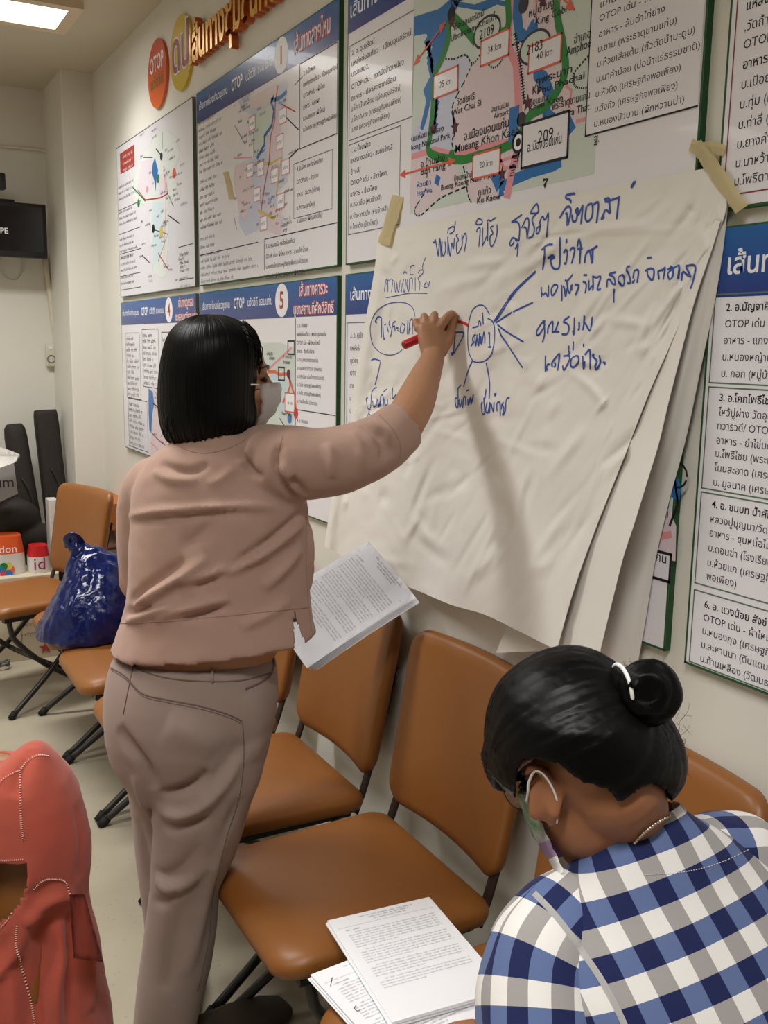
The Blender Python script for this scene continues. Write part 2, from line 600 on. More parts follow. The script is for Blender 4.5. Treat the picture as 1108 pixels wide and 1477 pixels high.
q2.poly(M0([(110, 760), (160, 740), (165, 880), (120, 940), (90, 900)]), m_fpink, .0001)
q2.poly(M0([(190, 820), (235, 810), (235, 930), (195, 930)]), m_fpink, .0001)
q2.poly(M0([(160, 950), (210, 950), (205, 1180), (165, 1260)]), m_fcyan, .0001)
q2.poly(M0([(165, 770), (175, 740), (183, 775), (190, 800), (182, 850), (178, 900), (172, 850), (160, 810)]), m_mblue, .0002)
for pts, mt_, w_ in (([(95, 895), (130, 940), (200, 930), (235, 910), (225, 830)], m_mred, .006), ([(215, 780), (228, 920), (222, 1080), (215, 1250)], m_pinkink, .006),
                     ([(70, 880), (130, 945)], m_mroute, .007), ([(235, 1010), (290, 1050)], m_bold, .005), ([(170, 1080), (235, 1100), (190, 1230)], m_bold, .004),
                     ([(230, 900), (262, 970)], m_mroute, .004), ([(120, 740), (165, 740)], m_bold, .004), ([(190, 1190), (240, 1270)], m_mred, .006),
                     ([(115, 1200), (150, 1235)], m_bold, .005), ([(180, 700), (205, 730)], m_bold, .006), ([(210, 620), (212, 700)], m_grey, .004)):
    q2.line(M0(pts), w_, mt_, .0003)
for X, Y, r, mt_ in ((265, 815, .022, m_morange), (205, 735, .018, m_bold), (190, 840, .02, m_mroute), (205, 1090, .026, m_myellow), (138, 890, .016, m_pinkink), (98, 955, .02, m_mroute), (168, 1075, .02, m_bold)):
    c = zz(X, Y); q2.poly([(c[0] + r * math.cos(k * .63), c[1] + r * .9 * math.sin(k * .63)) for k in range(10)], mt_, .0004)
rnd = random.Random(3)
for k in range(46):
    X, Y = rnd.uniform(100, 300), rnd.uniform(600, 1330); c = zz(X, Y)
    q2.small(c[0], c[0] + rnd.uniform(.03, .09), c[1], .011, m_bold if k % 3 else m_grey, k, lift=.0005)
q2.build('map_print', t)
for (xa, xb, ys, n) in (((15), 110, 880, 3), (15, 110, 1000, 3), (15, 110, 1130, 4), (15, 110, 1220, 3), (15, 110, 1310, 2)):
    for i in range(n):
        c0, c1 = zz(xa + 8, ys + 28 * i), zz(xb, ys + 28 * i)
        q.small(x0 + .02, c1[0] - .02, c0[1], .013, m_text, ys + i, rnd.uniform(.6, .95))
for Y in (985, 1100, 1195, 1300, 1365):
    c = zz(20, Y); q.rect(x0 + .01, c[1], zz(110, Y)[0], c[1] + .003, m_text)
c0, c1 = zz(285, 1165), zz(370, 1320)
q.rect(c0[0], c0[1], x1 - .02, c0[1] + .003, m_text); q.rect(c0[0], zz(285, 1320)[1], x1 - .02, zz(285, 1320)[1] + .003, m_text)
for i in range(5): q.small(c0[0] + .01, x1 - .05, c0[1] - .035 - i * .03, .015, m_text if i < 2 else m_grey, 40 + i, .85)
q.build('printed_text', t)


def header(q, x0, x1, z1, num, name, name2=None):
    zc = z1 - .055
    q.text('เส้นทางท่องเที่ยวชุมชน', x0 + .03, zc - .008, .034, .29, m_white, .006)
    q.text('OTOP', x0 + .36, zc - .012, .05, .10, m_white, .02)
    q.text('นวัตวิถี ขอนแก่น', x0 + .49, zc - .008, .036, .21, m_white, .006)
    c = (x0 + .775, zc + .002)
    q.poly([(c[0] + .05 * math.cos(k * math.pi / 16), c[1] + .05 * math.sin(k * math.pi / 16)) for k in range(32)], m_white, .0002)
    q.text(num, c[0], c[1] - .024, .072, None, m_mred, .02, .0005, 'C')
    if name2:
        q.text(name, x0 + 1.0, zc + .01, .048, .19, m_redink, .07, .0001, 'C'); q.text(name, x0 + 1.0, zc + .01, .048, .19, m_white, .01, .0004, 'C')
        q.text(name2, x0 + 1.0, zc - .042, .042, .27, m_redink, .07, .0001, 'C'); q.text(name2, x0 + 1.0, zc - .042, .042, .27, m_white, .01, .0004, 'C')
    else:
        q.text(name, x0 + .985, zc - .018, .066, .235, m_redink, .06, .0001, 'C'); q.text(name, x0 + .985, zc - .018, .066, .235, m_white, .01, .0004, 'C')


# --- upper, number 1
x0, x1 = CX[1]
t = poster(x0, x1, UP0, UP1, 'map poster numbered 1 with blue header, in the upper row', m_edge)
q = Print(); header(q, x0, x1, UP1, '1', 'เส้นทางสายไหม')
k = 0
for Y in [560 + 33 * i for i in range(8)] + [840 + 36 * i for i in range(7)] + [1110 + 38 * i for i in range(3)]:
    c = zz(400, Y + 20); k += 1
    q.small(x0 + .02, zz(520, Y)[0] - .05, c[1], .0135, m_grey if k % 5 else m_text, k, rnd.uniform(.55, 1.0))
for i, n_ in enumerate((.55, .9, 1.0, .6)):
    q.small(x0 + .02, zz(660, 1200)[0], zz(400, 1235 + 32 * i)[1], .0135, m_grey, 80 + i, n_)
q.rect(x0 + .01, zz(395, 1230)[1] + .022, zz(660, 1165)[0], zz(395, 1230)[1] + .025, m_text)
q.frame(zz(855, 270)[0], zz(862, 700)[1], x1 - .008, zz(855, 300)[1], .003, m_text)
xa = zz(866, 300)[0]; za = zz(866, 360)[1]
for i, s in enumerate(['2. อ.น้ำพอง', 'แหล่งท่องเที่ยว - เขื่อนอุบลรัตน์', 'OTOP เด่น - ผ้าไหม', 'อาหาร - ปลาเผา', 'บ.หนองแวง (ผ้าไหม)', 'บ.โคกกลาง (เศรษฐกิจพอเพียง)']):
    q.text(s, xa + .01, za - .030 * i, .0175, None, m_text if i else m_bold, .004)
q.frame(zz(827, 820)[0], zz(827, 1030)[1], x1 - .035, zz(838, 800)[1] + .02, .0025, m_grey)
for i, s in enumerate(['4. อ.เมือง แหล่งท่องเที่ยว', 'OTOP เด่น - ข้าวไทย', 'อาหาร - ส้มตำ (ไก่ย่าง)', 'บ.สำราญ (ผ้าไหม)', 'บ.โนนเขวา (ผักปลอดภัย)']):
    q.text(s, zz(835, 800)[0] + .01, zz(835, 808)[1] - .036 * i, .0175, None, m_text if i else m_bold, .004)
q.rect(zz(690, 1130)[0], zz(690, 1128)[1], x1 - .004, zz(690, 1128)[1] + .003, m_text)
q.rect(zz(688, 1130)[0], UP0 + .02, zz(688, 1130)[0] + .003, zz(690, 1128)[1], m_text)
for i, s in enumerate(['5. อ. หนองเรือ แหล่งท่องเที่ยว', 'OTOP เด่น - ผ้าไหม อาหาร - ลาบเป็ด น้ำตก', 'บ.หนองเม็ก (เศรษฐกิจพอเพียง) บ.ห้วยเตย', 'บ.โนนทัน (ผ้าไหม) บ.กุดกว้าง (ผ้าขาวม้า)']):
    q.text(s, zz(697, 1160)[0], zz(697, 1168)[1] - .031 * i, .0185, None, m_text if i else m_bold, .004)
q.build('printed_text', t)
q2 = Print()
q2.poly(M0([(560, 470), (640, 450), (740, 400), (800, 380), (790, 480), (745, 560), (770, 700), (800, 850), (745, 910), (780, 1040), (760, 1110), (700, 1080), (660, 1080), (600, 1110), (570, 1050), (570, 900), (540, 830), (590, 760), (640, 740), (650, 560), (590, 520)]), m_mlilac)
q2.poly(M0([(660, 520), (735, 480), (730, 590), (690, 680), (650, 740), (635, 640)]), m_mgreen, .0001)
q2.poly(M0([(735, 560), (765, 560), (770, 760), (720, 800), (720, 650)]), m_mpink, .0001)
q2.poly(M0([(640, 450), (740, 400), (760, 430), (740, 470), (660, 510), (600, 500)]), m_mpink, .0001)
q2.poly(M0([(550, 780), (620, 760), (640, 900), (600, 1040), (570, 1000), (545, 850)]), m_mpink, .0001)
q2.poly(M0([(700, 960), (770, 980), (770, 1100), (710, 1090)]), m_mpink, .0001)
for pts, mt_, w_ in (([(735, 450), (722, 480), (735, 520), (725, 590), (690, 640), (690, 680), (655, 745)], m_mblue, .013), ([(795, 430), (770, 455), (740, 470), (720, 470)], m_mblue, .012),
                     ([(755, 400), (742, 470), (738, 570), (720, 640), (712, 760), (690, 880), (675, 990)], m_morange, .008),
                     ([(655, 770), (720, 770), (770, 740), (745, 920)], m_myellow, .009), ([(660, 990), (740, 1030)], m_myellow, .009), ([(640, 620), (640, 740)], m_mroute, .004),
                     ([(770, 490), (835, 525)], m_redink, .004), ([(780, 540), (850, 610)], m_bold, .004), ([(550, 590), (600, 680)], m_grey, .003), ([(545, 745), (630, 740)], m_pinkink, .004),
                     ([(790, 760), (850, 700)], m_bold, .004), ([(830, 400), (870, 360)], m_grey, .003), ([(545, 1010), (560, 1080)], m_grey, .003)):
    q2.line(M0(pts), w_, mt_, .0003)
for X, Y in ((632, 580), (776, 545), (762, 668), (622, 800), (672, 795), (790, 785), (738, 826), (655, 915), (767, 945), (686, 1050)):
    c = zz(X, Y); q2.rect(c[0] - .028, c[1] - .022, c[0] + .028, c[1] + .022, m_white, .0005); q2.frame(c[0] - .028, c[1] - .022, c[0] + .028, c[1] + .022, .003, m_pinkink, .0006)
    q2.small(c[0] - .018, c[0] + .02, c[1] - .006, .012, m_grey, int(X), lift=.0006)
for k in range(60):
    X, Y = rnd.uniform(545, 810), rnd.uniform(470, 1100); c = zz(X, Y)
    q2.small(c[0], c[0] + rnd.uniform(.02, .07), c[1], .010, m_bold if k % 2 else m_grey, k + 200, lift=.0004)
q2.build('map_print', t)

# --- upper middle: the big map half behind the paper
x0, x1 = CX[2]
t = poster(x0, x1, UP0, UP1, 'poster with a large road map and thick green route, above the flip chart', m_edge)
z5 = lambda X, Y: W(490 + X / 3.078, Y / 3.078)
z6 = lambda X, Y: W(790 + X / 3.484, Y / 3.484)
M5 = lambda pts: [z5(*p) for p in pts]
mp = Print(); mp.layer = .0003
top = UP1 - .11
lx = z5(330, 60)[0]; rx = z6(240, 0)[0]; bz = z5(320, 950)[1]
mp.rect(lx, bz, rx + .02, top, m_mgreen)
mp.poly(M5([(590, 285), (650, 265), (690, 300), (730, 230), (770, 200), (800, 200), (790, 400), (830, 560), (800, 640), (760, 760), (740, 870), (600, 900), (560, 850), (570, 760), (510, 640), (500, 500), (560, 350)]), m_mpink, .0001)
mp.poly(M5([(470, 265), (560, 245), (590, 280), (560, 330), (500, 480), (520, 560), (500, 660), (420, 690), (320, 700), (320, 600), (410, 450)]), m_mlilac, .0001)
mp.poly(M5([(320, 700), (420, 690), (500, 690), (560, 830), (450, 870), (350, 955), (310, 900)]), m_mpink, .0001)
mp.poly(M5([(840, 440), (1000, 360), (1090, 500), (1020, 620), (830, 560)]), m_mpink, .0001)
mp.poly(M5([(760, 0), (960, 0), (990, 200), (980, 330), (900, 440), (830, 520), (800, 300)]), m_mpink, .00005)
mp.poly(M5([(330, 75), (440, 40), (500, -10), (560, -60), (520, 40), (490, 70), (475, 180), (440, 270), (415, 350), (405, 450), (385, 540), (370, 580), (358, 570), (385, 450), (372, 400), (402, 340), (388, 280), (412, 210), (385, 150), (330, 160)]), m_mblue, .0002)
mp.poly(M5([(500, 0), (600, 20), (680, -10), (745, 10), (735, 30), (700, 20), (640, 50), (580, 40), (520, 30)]), m_mblue, .0002)
for pts, w_ in (([(783, -40), (785, 40), (800, 150), (830, 170), (860, 120), (880, 105)], .028), ([(880, 290), (880, 330), (905, 350), (925, 400), (940, 430), (915, 480), (925, 520), (960, 545), (1010, 540), (1030, 590)], .028),
                ([(720, 870), (720, 830), (780, 795), (850, 765), (950, 735), (985, 715)], .022), ([(440, 780), (430, 820)], .02), ([(690, 770), (715, 830)], .03)):
    mp.line(M5(pts), w_, m_mblue, .0002)
# wiggly shore
for k in range(40):
    u = k / 39; c = z5(385 + 90 * math.sin(u * 2.2) * .4 + 10 * rnd.random(), 180 + 390 * u)
    s = rnd.uniform(.006, .018)
    mp.poly([(c[0] - s, c[1]), (c[0], c[1] + s * .6), (c[0] + s, c[1] + s * .1), (c[0], c[1] - s)], m_mblue, .00022)
# dashed district borders
for pts in ([(470, 260), (510, 262), (560, 245), (590, 283), (620, 250), (640, 190), (690, 50)], [(590, 283), (560, 350), (500, 480), (520, 560), (500, 640), (550, 740), (570, 860), (585, 900)], [(630, 250), (680, 300), (720, 270), (730, 220), (820, 180)],
            [(385, 700), (385, 830), (335, 930), (360, 955), (450, 880), (560, 830)], [(1108, 245), (1040, 330), (1050, 385), (1108, 390)]):
    P = catmull([(*z5(*p), 0) for p in pts], 60)[:, :2]
    for i in range(0, 58, 3): mp.line(P[i:i + 3], .004, m_bold, .0003)
for pts, w_, mt_ in (([(762, -60), (755, 60), (750, 210), (785, 285), (802, 600)], .022, m_pinkink), ([(802, 620), (770, 740), (742, 880)], .022, m_pinkink), ([(320, 697), (420, 665), (520, 690), (700, 640), (800, 625)], .014, m_pinkink),
                     ([(800, 625), (900, 600), (980, 575)], .009, m_pinkink), ([(800, 640), (870, 630)], .009, m_pinkink), ([(690, 650), (730, 745), (790, 740), (800, 650)], .008, m_pinkink), ([(700, 720), (790, 690)], .006, m_pinkink), ([(1000, 380), (1030, 400), (1020, 480)], .006, m_pinkink),
                     ([(875, 0), (870, 100)], .006, m_pinkink), ([(1050, 540), (1130, 520)], .007, m_pinkink)):
    mp.line(M5(pts), w_, mt_, .00032)
# railway
P = catmull([(*z5(*p), 0) for p in ((780, 150), (805, 300), (822, 460))], 26)[:, :2]
mp.line(P, .003, m_bold, .0004)
for p in P: mp.rect(p[0] - .006, p[1] - .001, p[0] + .006, p[1] + .001, m_bold, .0004)
P = catmull([(*z5(*p), 0) for p in ((795, 640), (765, 780))], 12)[:, :2]
for p in P: mp.rect(p[0] - .006, p[1] - .001, p[0] + .006, p[1] + .001, m_bold, .0004)
# the green route
for pts in ([(500, 72), (550, 120), (605, 185)], [(605, 185), (640, 150), (700, 145), (735, 140), (752, 90), (745, -40)], [(484, 90), (482, 180), (455, 260), (420, 345), (416, 470), (403, 600), (402, 680), (525, 710), (620, 690), (700, 668), (795, 625)], [(795, 625), (840, 520), (930, 458), (1000, 330), (993, 200), (970, 90), (960, -60)]):
    mp.line(M5(pts), .019, m_mroute, .0005, smooth=40)


def disc(q, c, r, mt_, lift, n=18): q.poly([(c[0] + r * math.cos(k * 2 * math.pi / n), c[1] + r * math.sin(k * 2 * math.pi / n)) for k in range(n)], mt_, lift)


def star(q, c, r, mt_, lift):
    q.poly([(c[0] + (r if k % 2 == 0 else r * .42) * math.sin(k * math.pi / 5), c[1] + (r if k % 2 == 0 else r * .42) * math.cos(k * math.pi / 5)) for k in range(10)], mt_, lift)


c = z5(795, 632); disc(mp, c, .021, m_bold, .0006); disc(mp, c, .015, m_white, .0007); disc(mp, c, .008, m_bold, .0008)
c = z5(498, 62); disc(mp, c, .015, m_bold, .0006)
c = z5(808, 530); disc(mp, c, .014, m_text, .0006); c = z5(818, 20); disc(mp, c, .016, m_text, .0006)
c = z5(775, 545); mp.rect(c[0] - .016, c[1] - .035, c[0] + .016, c[1] + .03, m_mblue, .0006)
c = z5(498, 690); disc(mp, c, .012, m_mroute, .0007)
for p in ((513, 565), (836, 457), (910, 550), (723, 772), (416, 570), (500, 100), (905, 2)): star(mp, z5(*p), .017, m_star, .0007)
for s, X, Y, rot_ in (('2109', 655, 142, 0), ('2183', 868, 210, 0), ('209', 917, 605, 0)):
    c = z5(X, Y); r = .040 if s != '209' else .034
    oval = [(c[0] + r * 1.15 * math.cos(k * .2618), c[1] + r * .72 * math.sin(k * .2618)) for k in range(24)]
    mp.poly(oval, m_mgreen, .0006); mp.line(oval, .005, m_text, .0007, closed=True)
    mp.text(s, c[0], c[1] - .009, .026 if s != '209' else .032, None, m_bold, .004, .0012, 'C')
for s, X, Y in (('34 km', 690, 213), ('40 km', 912, 240), ('25 km', 472, 368), ('20 km', 652, 728)):
    c = z5(X, Y); h = .026; w_ = .05
    mp.rect(c[0] - w_, c[1] - h, c[0] + w_, c[1] + h, m_board, .0010); mp.frame(c[0] - w_, c[1] - h, c[0] + w_, c[1] + h, .004, m_morange, .0011)
    mp.text(s, c[0], c[1] - .006, .019, None, m_text, .002, .0012, 'C')
c0, c1 = z5(805, 755), z5(1020, 615)
mp.rect(c0[0], c0[1], c1[0], c0[1] + .085, m_board, .0010); mp.frame(c0[0], c0[1], c1[0], c0[1] + .085, .005, m_bold, .0011)
mp.text('อ.เมืองขอนแก่น', c0[0] + .02, c0[1] + .03, .024, c1[0] - c0[0] - .04, m_bold, .008, .0012)
for s, X0, Y, X1, sz in (('วัดชัยศรี', 522, 470, 600, .034), ('Wat Chai Si', 500, 515, 628, .032), ('สนามบิน', 676, 500, 750, .026), ('Airport', 686, 528, 750, .026), ('อ.เมืองขอนแก่น', 553, 625, 750, .042),
                         ('Mueang Khon Kaen', 515, 680, 795, .042), ('นแห่งชาติพอง', 320, 630, 462, .030), ('hong National Park', 320, 668, 490, .030), ('อ.บ้านฝาง', 362, 745, 468, .036), ('Ban Fang', 362, 778, 470, .034),
                         ('บึงแก่งน้ำต้อน', 510, 805, 610, .028), ('Bueng Kaeng Nam Thon', 452, 845, 690, .028), ('ภูแก้ว', 615, 870, 672, .034), ('Ku Kaew', 612, 905, 715, .032), ('Ubolratana', 495, 30, 650, .032),
                         ('เขื่อนอุบลรัตน์', 510, 135, 640, .030), ('Ubolratam Khuiam', 495, 185, 700, .030), ('หมู่บ้านงู', 842, 78, 950, .034), ('King Cobra', 872, 115, 1030, .034), ('อำเภอ', 1042, 195, 1115, .034),
                         ('Amphoe', 1008, 250, 1115, .038), ('ภูพระบาท', 870, 380, 1030, .032), ('Phu Phachai', 880, 420, 1085, .030), ('Ku', 858, 420, 892, .036), ('ขอนแก่น', 848, 470, 925, .028), ('Khon Kaen', 842, 495, 990, .028), ('พระธาตุขามแก่น', 945, 490, 1110, .032), ('Phra That', 990, 525, 1110, .032)):
    c = z5(X0, Y); mp.text(s, c[0], c[1], sz * .58, z5(X1, Y)[0] - c[0], m_bold, .004, .0009)
c = z5(345, 835); mp.text('ห้วยวา', c[0], c[1], .016, .06, m_mblue, .004, .0009); c = z5(345, 870); mp.text('Huay Wa', c[0], c[1], .016, .065, m_mblue, .004, .0009)
for pa, pb in (((330, 290), (475, 95)), ((268, 778), (515, 712)), ((960, -40), (1045, 45))):
    a, b_ = z5(*pa), z5(*pb); mp.line([a, b_], .004, m_morange, .001)
    for e, o_ in ((a, b_), (b_, a)):
        d = np.array(e) - np.array(o_); d /= np.linalg.norm(d); n_ = np.array([-d[1], d[0]]); e = np.array(e)
        mp.poly([tuple(e), tuple(e - d * .026 + n_ * .010), tuple(e - d * .026 - n_ * .010)], m_morange, .0011)
for pts in ([(905, 800), (925, 795), (910, 825), (915, 830)], [(930, 660), (945, 650), (940, 690)]): mp.line(M5(pts), .006, m_bold, .0005)
mp.build('map_print', t)
q = Print()
q.text('เส้นทาง', x0 + .015, UP1 - .07, .05, None, m_white, .012)
xl = x0 + .012; xr = z5(328, 300)[0]
za, zb = z5(62, 195)[1], z5(62, 620)[1]
q.frame(xl, zb, xr, za, .0025, m_grey)
for i, (s, Y) in enumerate((('2. อ. อุบลรัตน์', 238), ('แหล่งท่องเที่ยว - เขื่อนอุบลรัตน์,', 285), ('บางแสน2,', 332), ('OTOP เด่น - ขวดนึ่งข้าวเหนียว', 388), ('อาหาร - ปลาสดจากเขื่อน', 440), ('บ.โคกน้ำเกลี้ยง (เขื่อนอุบลรัตน์)', 487), ('บ.โคกกลาง (เศรษฐกิจพอเพียง)', 536), ('บ.คง (เศรษฐกิจพอเพียง)', 580))):
    wd = (.13, .325, .10, .285, .245, .275, .275, .215)[i]
    q.text(s, xl + .012, z5(72, Y)[1], .0175, wd * .93, m_bold if i in (0, 1, 3, 4) else m_text, .004 if i in (0, 1, 3, 4) else 0)
zc = z5(62, 635)[1]; zd = z5(62, 1040)[1]; xr2 = z5(270, 700)[0]
q.frame(xl, zd, xr2, zc, .0025, m_grey)
for i, (s, Y) in enumerate((('1. อ.บ้านฝาง', 672), ('แหล่งท่องเที่ยว - ชมหินช้างสี', 718), ('ช้างสี/', 770), ('OTOP เด่น - ข้าวโพด', 818), ('อาหาร - ข้าวโพด', 868), ('บ.คอนจั่น (หินช้างสี)', 915), ('บ.ป่าหวายนั่ง (หินช้างสี)', 968), ('บ.โคกตั้ง (ข้าวโพด)', 1015))):
    wd = (.115, .235, .06, .205, .155, .18, .215, .16)[i]
    q.text(s, xl + .012, z5(72, Y)[1], .0175, wd * .93, m_bold if i in (0, 1, 3, 4) else m_text, .004 if i in (0, 1, 3, 4) else 0)
bx0 = z6(240, 100)[0]; bz0 = z6(212, 684)[1]
q.rect(bx0 - .012, bz0, x1 - .006, top, m_board, .0007)
q.rect(bx0 - .012, bz0, bx0 - .009, top, m_bold, .0008); q.rect(bx0 - .012, bz0, x1 - .006, bz0 + .003, m_bold, .0008)
for i, (s, Xa, Y, Xb) in enumerate((('แก่น', 268, 40, 345), ('OTOP เด่น - ไก่', 262, 110, 520), ('อาหาร - ส้มตำไก่ย่าง', 260, 190, 590), ('บ.ขาม (พระธาตุขามแก่น)', 256, 265, 650), ('บ.ห้วยเสือเต้น (ถั่วตัดน้ำมะตูม)', 252, 340, 742), ('บ.นาคำน้อย (บ่อน้ำแร่ธรรมชาติ)', 248, 416, 768), ('บ.หัวบึง (เศรษฐกิจพอเพียง)', 244, 490, 672), ('บ.วังถั่ว (เศรษฐกิจพอเพียง)', 240, 566, 656), ('บ.หนองบัวบาน (ผักหวานป่า)', 236, 640, 690))):
    c = z6(Xa, Y); q.text(s, c[0], c[1], .0155, z6(Xb, Y - (Xb - Xa) * .33)[0] - c[0], m_bold if i in (1, 2) else m_text, .004, .0008)
c = z6(235, 720); q.text('ฐ.', c[0], c[1], .02, None, m_bold, .006, .0008)
q.build('printed_text', t)

# --- upper right
x0, x1 = CX[3]
t = poster(x0, x1, UP0, UP1, 'upper poster at the right edge with a tall column of village names', m_edge)
q = Print(); q.frame(x0 + .012, UP0 + .02, x1 - .01, UP1 - .12, .0022, mat('print_maroon', (140, 62, 78), 0.5, 0.2))
for s, X, Y, b_ in (('แหล่งท่องเที่ยว - ผาสามยอด', 1000, 52, 1), (',วัดถ้ำกลองเพล', 990, 158, 0), ('OTOP เด่น - ผ้าไหม', 985, 248, 0), ('อาหาร - ไก่ย่าง', 978, 350, 1), ('บ.เปือย (เศรษฐกิจพอเพียง)', 968, 450, 0), ('บ.ทุ่ม (ผ้าไหม)', 960, 550, 0), ('บ.ท่าลี่ (ผ้าทอ)', 952, 652, 0), ('บ.ยางคำ (ข้าวอินทรีย์)', 945, 750, 0), ('บ.นาหว้า (เศรษฐกิจพอเพียง)', 938, 845, 0), ('บ.โพธิ์ตาก (ผักสวนครัว)', 935, 935, 0)):
    c = z6(X, Y); q.text(s, x0 + .032 if X < 980 else c[0], c[1], .0185, None, m_bold if b_ else m_text, .010 if b_ else .002)
q.build('printed_text', t)

# --- lower left, number 4
z7 = lambda X, Y: W(X / 3.693, 430 + Y / 3.693)
x0, x1 = CX[0]
t = poster(x0, x1, LO0, LO1, 'map poster numbered 4 with blue header, farthest left in the lower row', m_edge2)
q = Print(); header(q, x0, x1, LO1, '4', 'เส้นทางดูธรรม', 'ชมธรรมชาติขอนแก่น')
for (X0_, X1_, Ya, Yb, nn) in ((668, 752, 185, 520, 11), (756, 850, 165, 460, 9), (682, 790, 530, 800, 8)):
    a, b_ = z7(X0_, Ya), z7(X1_, Yb)
    q.frame(a[0] + (.0), b_[1] - .02, b_[0], a[1], .003, m_text)
    for i in range(nn): q.small(a[0] + .015, b_[0] - .01, a[1] - .035 - i * (a[1] - b_[1]) / nn, .018, m_text if i < 3 else m_grey, X0_ + i, rnd.uniform(.5, .98))
a = z7(860, 180); q.frame(a[0], a[1] - .28, x1 - .02, a[1], .003, m_text)
for i in range(9): q.small(a[0] + .015, x1 - .04, a[1] - .04 - i * .028, .018, m_text if i < 3 else m_grey, 500 + i, rnd.uniform(.5, .98))
q.build('printed_text', t)
q2 = Print()
M7 = lambda pts: [z7(*p) for p in pts]
q2.poly(M7([(795, 480), (1000, 520), (1040, 700), (900, 860), (800, 830), (810, 700)]), m_mpink)
q2.poly(M7([(792, 480), (815, 500), (822, 560), (812, 620), (806, 720), (796, 700), (792, 600)]), m_mblue, .0002)
for pts, mt_ in (([(810, 720), (850, 760), (900, 800)], m_mred), ([(815, 560), (870, 600), (960, 640)], m_bold), ([(805, 770), (870, 840)], m_pinkink), ([(830, 500), (870, 640), (890, 760)], m_grey)): q2.line(M7(pts), .006, mt_, .0003)
for k in range(20):
    c = z7(rnd.uniform(810, 950), rnd.uniform(500, 820)); q2.small(c[0], c[0] + .06, c[1], .012, m_bold, k + 900, lift=.0004)
q2.build('map_print', t)

# --- lower, number 5
zl = lambda X, Y: W(200 + X / 2.308, 430 + Y / 2.308)
x0, x1 = CX[1]
t = poster(x0, x1, LO0, LO1, 'map poster numbered 5 with blue header, right behind the standing woman', m_edge)
q = Print(); header(q, x0, x1, LO1, '5', 'เส้นทางคารวะ', 'บูชาสถานที่ศักดิ์สิทธิ์')
xa = zl(522, 200)[0]
q.rect(xa, LO0 + .03, xa + .003, LO1 - .11, m_text); zt = zl(522, 372)[1]; q.rect(xa, zt, x1 - .006, zt + .003, m_text)
for i, s in enumerate(('3. อ. น้ำพอง', 'แหล่งท่องเที่ยว - พระธาตุขามแก่น', 'OTOP เด่น - ผ้าไหมมัดหมี่', 'อาหาร - ส้มตำไก่ย่าง', 'บ.ขาม (พระธาตุขามแก่น)', 'บ.หนองหญ้าข้าวนก (เกษตร)', 'บ.นาคำน้อย (บ่อน้ำแร่ธรรมชาติ)', 'บ.หัวบึง (เศรษฐกิจพอเพียง)', 'บ.วังถั่ว (เศรษฐกิจพอเพียง)', 'บ.ห้วยเสือเต้น (น้ำมะตูม)')):
    q.text(s, xa + .012, zl(530, 98)[1] - i * .0245, .0152, None, m_bold if i < 4 else m_text, .004 if i < 4 else 0)
for i in range(16): q.small(x0 + .02, x0 + .36, LO1 - .15 - i * .031, .0135, m_grey if i % 4 else m_text, 700 + i, rnd.uniform(.5, 1))
for i, s in enumerate(('4. อ. กระนวน', 'แหล่งท่องเที่ยว - วัดกู่ทอง', 'OTOP เด่น - ผ้าไหม', 'อาหาร - แหนมเนือง', 'บ.คำไฮ (ผ้าไหม)', 'บ.หนองโน (วัฒนธรรม)')):
    q.text(s, xa + .012, zt - .035 - i * .0245, .0152, None, m_bold if i < 4 else m_text, .004 if i < 4 else 0)
q.build('printed_text', t)
q2 = Print()
ML = lambda pts: [zl(*p) for p in pts]
q2.poly(ML([(390, 150), (470, 148), (520, 165), (522, 395), (500, 440), (300, 440), (300, 160)]), m_mgreen)
q2.poly(ML([(440, 250), (515, 250), (520, 350), (470, 380), (430, 330)]), m_mcyan, .0001)
for pts, mt_, w_ in (([(430, 245), (455, 245), (470, 255), (500, 252), (505, 290), (500, 310), (480, 350)], m_morange, .011), ([(500, 252), (520, 330), (525, 380)], m_morange, .011), ([(430, 240), (510, 165)], m_pinkink, .008), ([(470, 400), (495, 440)], m_bold, .004)): q2.line(ML(pts), w_, mt_, .0003)
for X, Y, r, mt_ in ((500, 252, .014, m_star), (524, 383, .016, m_redink), (503, 400, .016, m_mblue)): disc(q2, zl(X, Y), r, mt_, .0005)
for X, Y in ((508, 165), (476, 252)):
    c = zl(X, Y); q2.frame(c[0] - .026, c[1] - .022, c[0] + .026, c[1] + .022, .005, m_text, .0005)
c = zl(505, 348); q2.rect(c[0] - .04, c[1] - .03, c[0] + .035, c[1] + .03, m_white, .0005); q2.frame(c[0] - .04, c[1] - .03, c[0] + .035, c[1] + .03, .004, m_morange, .0006); q2.text('15 km', c[0], c[1] - .006, .016, None, m_text, 0, .0006, 'C')
for s, X, Y in (('แก่งเสือ', 428, 190), ('อ. กระนวน', 482, 200), ('Kranuan', 482, 218), ('น้ำพอง', 436, 205), ('Nam Phong', 478, 388)):
    c = zl(X, Y); q2.text(s, c[0], c[1], .016, None, m_bold, .003, .0006)
q2.build('map_print', t)

